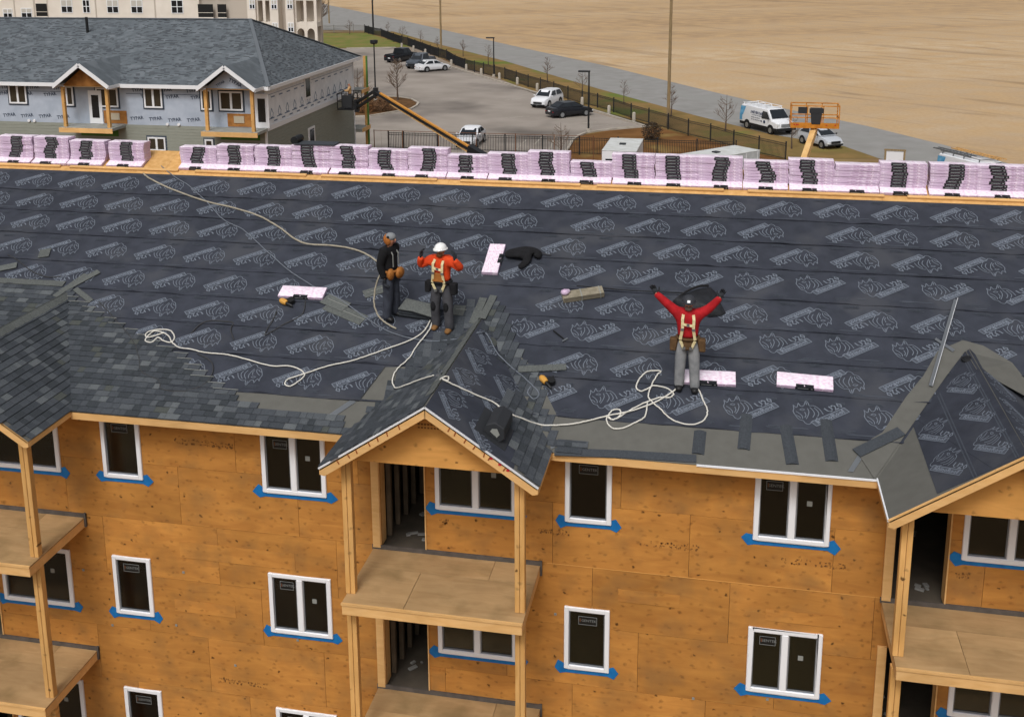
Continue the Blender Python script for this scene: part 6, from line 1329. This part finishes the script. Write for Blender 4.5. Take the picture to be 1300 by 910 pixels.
for gx, om in ((-40.25, m_osbd), (-30.35, m_wrap)):
    hw, gy, az, ez = 1.95, 46.2, 9.25, 7.85; g = MB()
    for sg in (-1, 1):
        P4 = [Q(gx, gy, az), Q(gx, 53, az), Q(gx+sg*hw, 53, ez), Q(gx+sg*hw, gy, ez)]; g.prism(P4, (0, 0, -.05))
    gr = obj('porch_roof', g, m_shg, bb)
    fa = MB()
    for sg in (-1, 1): fa.bar(Q(gx, gy-.02, az-.08), Q(gx+sg*hw, gy-.02, ez-.08), .05, .24).bar(Q(gx+sg*hw, gy, ez-.1), Q(gx+sg*hw, KY, ez-.1), .05, .2)
    obj('fascia', fa, m_fas, gr); obj('pediment', MB().prism([Q(gx-hw+.25, gy+.75, ez-.1), Q(gx+hw-.25, gy+.75, ez-.1), Q(gx, gy+.75, az-.18)], (0, .05, 0)), om, gr); obj('soffit', MB().bb(Q(gx-hw+.25, gy+.8, ez-.16), Q(gx+hw-.25, WYF-.02, ez-.12)), m_lum, gr)
    dk = MB().bb(Q(gx-1.9, gy+.25, 4.92), Q(gx+1.85, WYF-.01, 5.1)); d2 = obj('balcony', dk, m_gdeck, bb); obj('rim_board', MB().bb(Q(gx-1.92, gy+.2, 4.78), Q(gx+1.87, gy+.245, 5.08)), m_lum, d2); obj('green_panel', MB().bb(Q(gx-1.4, WYF-.02, 4.3), Q(gx+1.3, WYF-.004, 4.75)), m_green, d2)
    for x in (gx-1.6, gx+1.5): obj('post', MB().bb(Q(x-.1, gy+.45, 5.1), Q(x+.1, gy+.65, ez-.15)), m_post, bb)
    dx0 = gx-.65 if om is m_osbd else gx+1.05
    dr = obj('door', MB().bb(Q(dx0, WYF-.05, 5.12), Q(dx0+.95, WYF-.005, 7.3)), m_fas, bb); obj('door_glass', MB().bb(Q(dx0+.22, WYF-.062, 5.5), Q(dx0+.73, WYF-.052, 7.0)), m_carglass, dr)
    wx = gx+.35 if om is m_osbd else gx-.85
    obj('bare_sheathing', MB().bb(Q(wx, WYF-.014, 5.15), Q(wx+1.65, WYF-.002, 6.0)), m_osbd, bb); obj('unit_grille', MB().bb(Q(wx+.45, WYF-.06, 5.4), Q(wx+1.15, WYF-.016, 5.85)), M('beige_grille', '#b0a48f', rough=.8) if 'beige_grille' not in bpy.data.materials else bpy.data.materials['beige_grille'], bb)
TY = text_mb('TYPAR', .31, bold=.009); pr = MB(); rr = random.Random(2)
for z, x0, st in ((7.42, -62, 1.9), (6.98, -61.2, 1.75), (5.5, -61.5, 1.33)):
    x = x0
    while x < -29.2:
        if not (-42 < x < -38.3 or -32.3 < x < -28.4): pr.merge(TY, frame(Q(x, WYF+.013, z+rr.uniform(-.03, .03)), (1, .0, 0), (0, 0, 1)) @ Matrix.Rotation(.12, 4, 'Z'))
        x += st
pr.merge(TY, frame(Q(-30.0, 46.942, 8.12), (1, 0, 0), (0, 0, 1)) @ Matrix.Rotation(-.45, 4, 'Z')); pr.merge(TY, frame(Q(-31.0, 46.942, 8.05), (1, 0, 0), (0, 0, 1)) @ Matrix.Rotation(.5, 4, 'Z') @ Matrix.Scale(.7, 4))
x = -62
pr.bb(Q(-62, WYF+.012, 7.15), Q(-42.3, WYF+.016, 7.18)).bb(Q(-38.2, WYF+.012, 7.12), Q(-32.4, WYF+.016, 7.15))
obj('wrap_print', pr, m_navy, bb)
pr = MB(); y = WYF+1.0; i = 0
while y < FY-2:
    c = Q(WXE+.006, y, 5.95+.0*i); s_ = .26
    for a, b in (((-s_, -.1), (0, .28)), ((0, .28), (s_, -.1)), ((-s_*.7, -.1), (-s_*.7, -.3)), ((s_*.7, -.1), (s_*.7, -.3)), ((-s_*.7, -.3), (s_*.7, -.3)), ((-.5, -.36), (.4, -.36))): pr.bar(c+V((0, a[0], a[1])), c+V((0, b[0], b[1])), .07, .004, (1, 0, 0))
    c = Q(WXE+.006, y+.6, 5.38); pr.box(c, (.004, .55, .09)); pr.box(Q(WXE+.006, y+.3, 6.95), (.004, .6, .08)); y += 1.33; i += 1
pr.bar(Q(WXE+.005, WYF+.1, 7.15), Q(WXE+.005, FY-.7, 7.15), .03, .004, (1, 0, 0)); obj('end_wrap_print', pr, M('wrap_print_blue', '#6b7d93'), bb)
for y, z0, z1 in ((54.9, 5.95, 7.5), (55.3, 2.2, 3.9)):
    w = obj('window', MB().bb(Q(WXE+.006, y, z0), Q(WXE+.06, y+1.25, z1)), m_fas, bb); obj('pane', MB().bb(Q(WXE+.062, y+.2, z0+.14), Q(WXE+.07, y+1.05, z1-.14)), m_carglass, w)
# rear porch at the far corner
obj('porch_post', MB().bb(Q(KX-.2, FY+1.2, .2), Q(KX+.0, FY+1.4, 7.7)), m_post, bb); obj('porch_trim', MB().bb(Q(KX+.002, FY+1.2, .2), Q(KX+.1, FY+1.4, 7.7)), m_green, bb); [obj('porch_deck', MB().bb(Q(KX-3, FY-.45, z), Q(KX+.1, FY+1.5, z+.25)), m_gdeck, bb) for z in (4.95, 1.9)]; obj('rim_board', MB().bb(Q(KX+.102, FY-.45, 1.88), Q(KX+.15, FY+1.55, 2.2)).bb(Q(KX+.102, FY-.45, 4.93), Q(KX+.15, FY+1.55, 5.22)), m_lum, bb)
obj('wall_vent', MB().tube([Q(-45.4, WYF-.08, 5.2), Q(-45.4, WYF-.0, 5.2)], .1, 8).tube([Q(-45, WYF-.08, 5.2), Q(-45, WYF, 5.2)], .1, 8).tube([Q(-35.4, WYF-.08, 5.2), Q(-35.4, WYF, 5.2)], .1, 8).tube([Q(-34.6, WYF-.08, 5.2), Q(-34.6, WYF, 5.2)], .1, 8), m_fas, bb)

# ================================================================ THE CREAM BUILDING FAR BEHIND
m_crm = M('cream_stucco', '#dcd3c7', '#d3c9bc', scale=.6, rough=.9); m_crd = M('taupe_joint_shade', '#b5aa9d', rough=.9); m_shade = M('blind', '#b7b2a8', rough=.9)  # taupe marks the joints; on set-back walls it paints in recess shade
cb = thing('apartment_building', 'tall cream apartment block with arched balconies at the top left edge', 'building', (-70, 108, G0)); o2 = V((-70, 108, G0)); Q2 = lambda x, y, z: V((x, y, z))-o2
CY = 105.0; TOPZ = 17
obj('wall', MB().bb(Q2(-110, CY, G0), Q2(-60.6, CY+16, TOPZ)), m_crm, cb); obj('roof', MB().bb(Q2(-111, CY-.6, TOPZ), Q2(-47, CY+5, TOPZ+.5)), m_shg, cb)
X = lambda px, y=CY: (-86.741,105,8.392)[0]+(px)*.10225
for a, b, y in ((19, 20.5, .04), (45, 47, .05), (125, 126.5, .05), (200, 201.5, .05), (63, 63.8, .05)):
    obj('pilaster_joint', MB().bb(Q2(X(a), CY-y, G0), Q2(X(b), CY, TOPZ)), m_crd, cb)
def win3(px, w, z0, z1, y=CY, blind=0):
    x0, x1 = X(px), X(px)+w; f = obj('window', MB().bb(Q2(x0-.08, y-.06, z0-.08), Q2(x1+.08, y-.003, z1+.08)), m_fas, cb)
    for a, b in ((x0, (x0+x1)/2-.05), ((x0+x1)/2+.05, x1)):
        obj('pane', MB().bb(Q2(a, y-.07, z0), Q2(b, y-.062, (z0+z1)/2-.04)), m_carglass, f); obj('pane', MB().bb(Q2(a, y-.07, (z0+z1)/2+.04), Q2(b, y-.062, z1)), m_shade if blind else m_carglass, f)
for fz_ in (8.35, 11.35, 5.35, 2.35):
    for px, w, bl in ((82, 1.35, 1), (110, .8, 0), (141, 1.35, 1), (171.5, 1.35, 1), (222, 1.35, 0)): win3(px, w, fz_, fz_+1.4, CY, bl)
    win3(5, 1.1, fz_-.6, fz_+.3, CY, 1); win3(29, 1.3, fz_-.6, fz_+.4, CY, 1)
    for px, w, z in ((48, 1.5, .2), (254, 1.9, .2), (278, 1.1, .2)):
        x0, x1 = X(px), X(px)+w; rc = obj('dark_recess_panel', MB().bb(Q2(x0, CY-.02, fz_-.9), Q2(x1, CY-.004, fz_+1.0)), m_stk, cb); obj('railing', MB().bb(Q2(x0, CY-.06, fz_-.0), Q2(x1, CY-.03, fz_+.05)).bb(Q2(x0, CY-.06, fz_-.85), Q2(x1, CY-.03, fz_-.5)), m_crm, rc)  # flat near-black panel paints the shade of a recessed balcony
# stepped balcony wing
def arch_bay(x0, x1, y, n, shade):
    """open balconies: back wall, columns, slabs and arched heads"""
    obj('wing_wall', MB().bb(Q2(x0, y+1.8, G0), Q2(x1, y+2.3, TOPZ-.01)), m_crd, cb)
    for z in (1.3, 4.3, 7.3, 10.3, 13.3): obj('balcony_slab', MB().bb(Q2(x0, y, z-.55), Q2(x1, y+1.79, z)), m_crm, cb)
    w = (x1-x0)/n
    for i in range(n+1): obj('column', MB().bb(Q2(x0+i*w-.16, y-.03, G0), Q2(x0+i*w+.16, y+.2, TOPZ-.01)), m_crm, cb)
    for i in range(n):
        for z in (7.3, 4.3):
            a, b = x0+i*w+.16, x0+(i+1)*w-.16; mid = (a+b)/2; rd = (b-a)/2; ht = z-.55
            pts = [(a, ht), (a, ht-.75)]+[(mid-rd*cos(pi*k/8), ht-.75+.6*sin(pi*k/8)) for k in range(1, 8)]+[(b, ht-.75), (b, ht)]
            obj('arch', MB().prism([Q2(px_, y-.01, pz) for px_, pz in pts], (0, .2, 0)), m_crm, cb)
            obj('railing', MB().bb(Q2(a, y+.02, z-3.0), Q2(b, y+.07, z-2.1)), m_crm if i else m_metal, cb)
xa = X(302)
obj('wing_wall', MB().bb(Q2(-60.61, CY+.5, G0), Q2(X(313), CY+10, TOPZ-.01)), m_crd, cb); obj('wing_wall', MB().bb(Q2(X(313), CY+.2, G0), Q2(X(323), CY+10, TOPZ-.01)), m_crm, cb)
arch_bay(X(323), X(341), CY+.6, 2, 0); obj('wing_wall', MB().bb(Q2(X(341), CY+.0, G0), Q2(X(351), CY+3, TOPZ-.01)), m_crm, cb); obj('wing_wall', MB().bb(Q2(X(351), CY+1.2, G0), Q2(X(359), CY+3, TOPZ-.01)), m_crd, cb); obj('wing_wall', MB().bb(Q2(X(359), CY+.2, G0), Q2(X(368.5), CY+3, TOPZ-.01)), m_crm, cb)
arch_bay(X(368.5), X(392.5), CY+.7, 2, 0)
for px, y in ((317, CY+.2), (344, CY), (362, CY+.2)):
    for z in (8.9, 6.3, 10.7, 4.2): win3(px, .55, z, z+.9, y, 1)
print('objects', len(bpy.data.objects), 'tabs', len(TABS))
print('left cross', len([1 for a in TABS if a[0].translation.x < GM and abs(a[0].col[2].y+S_/K_) < .05 and a[0].translation.x > GM-2.6]), xL_)
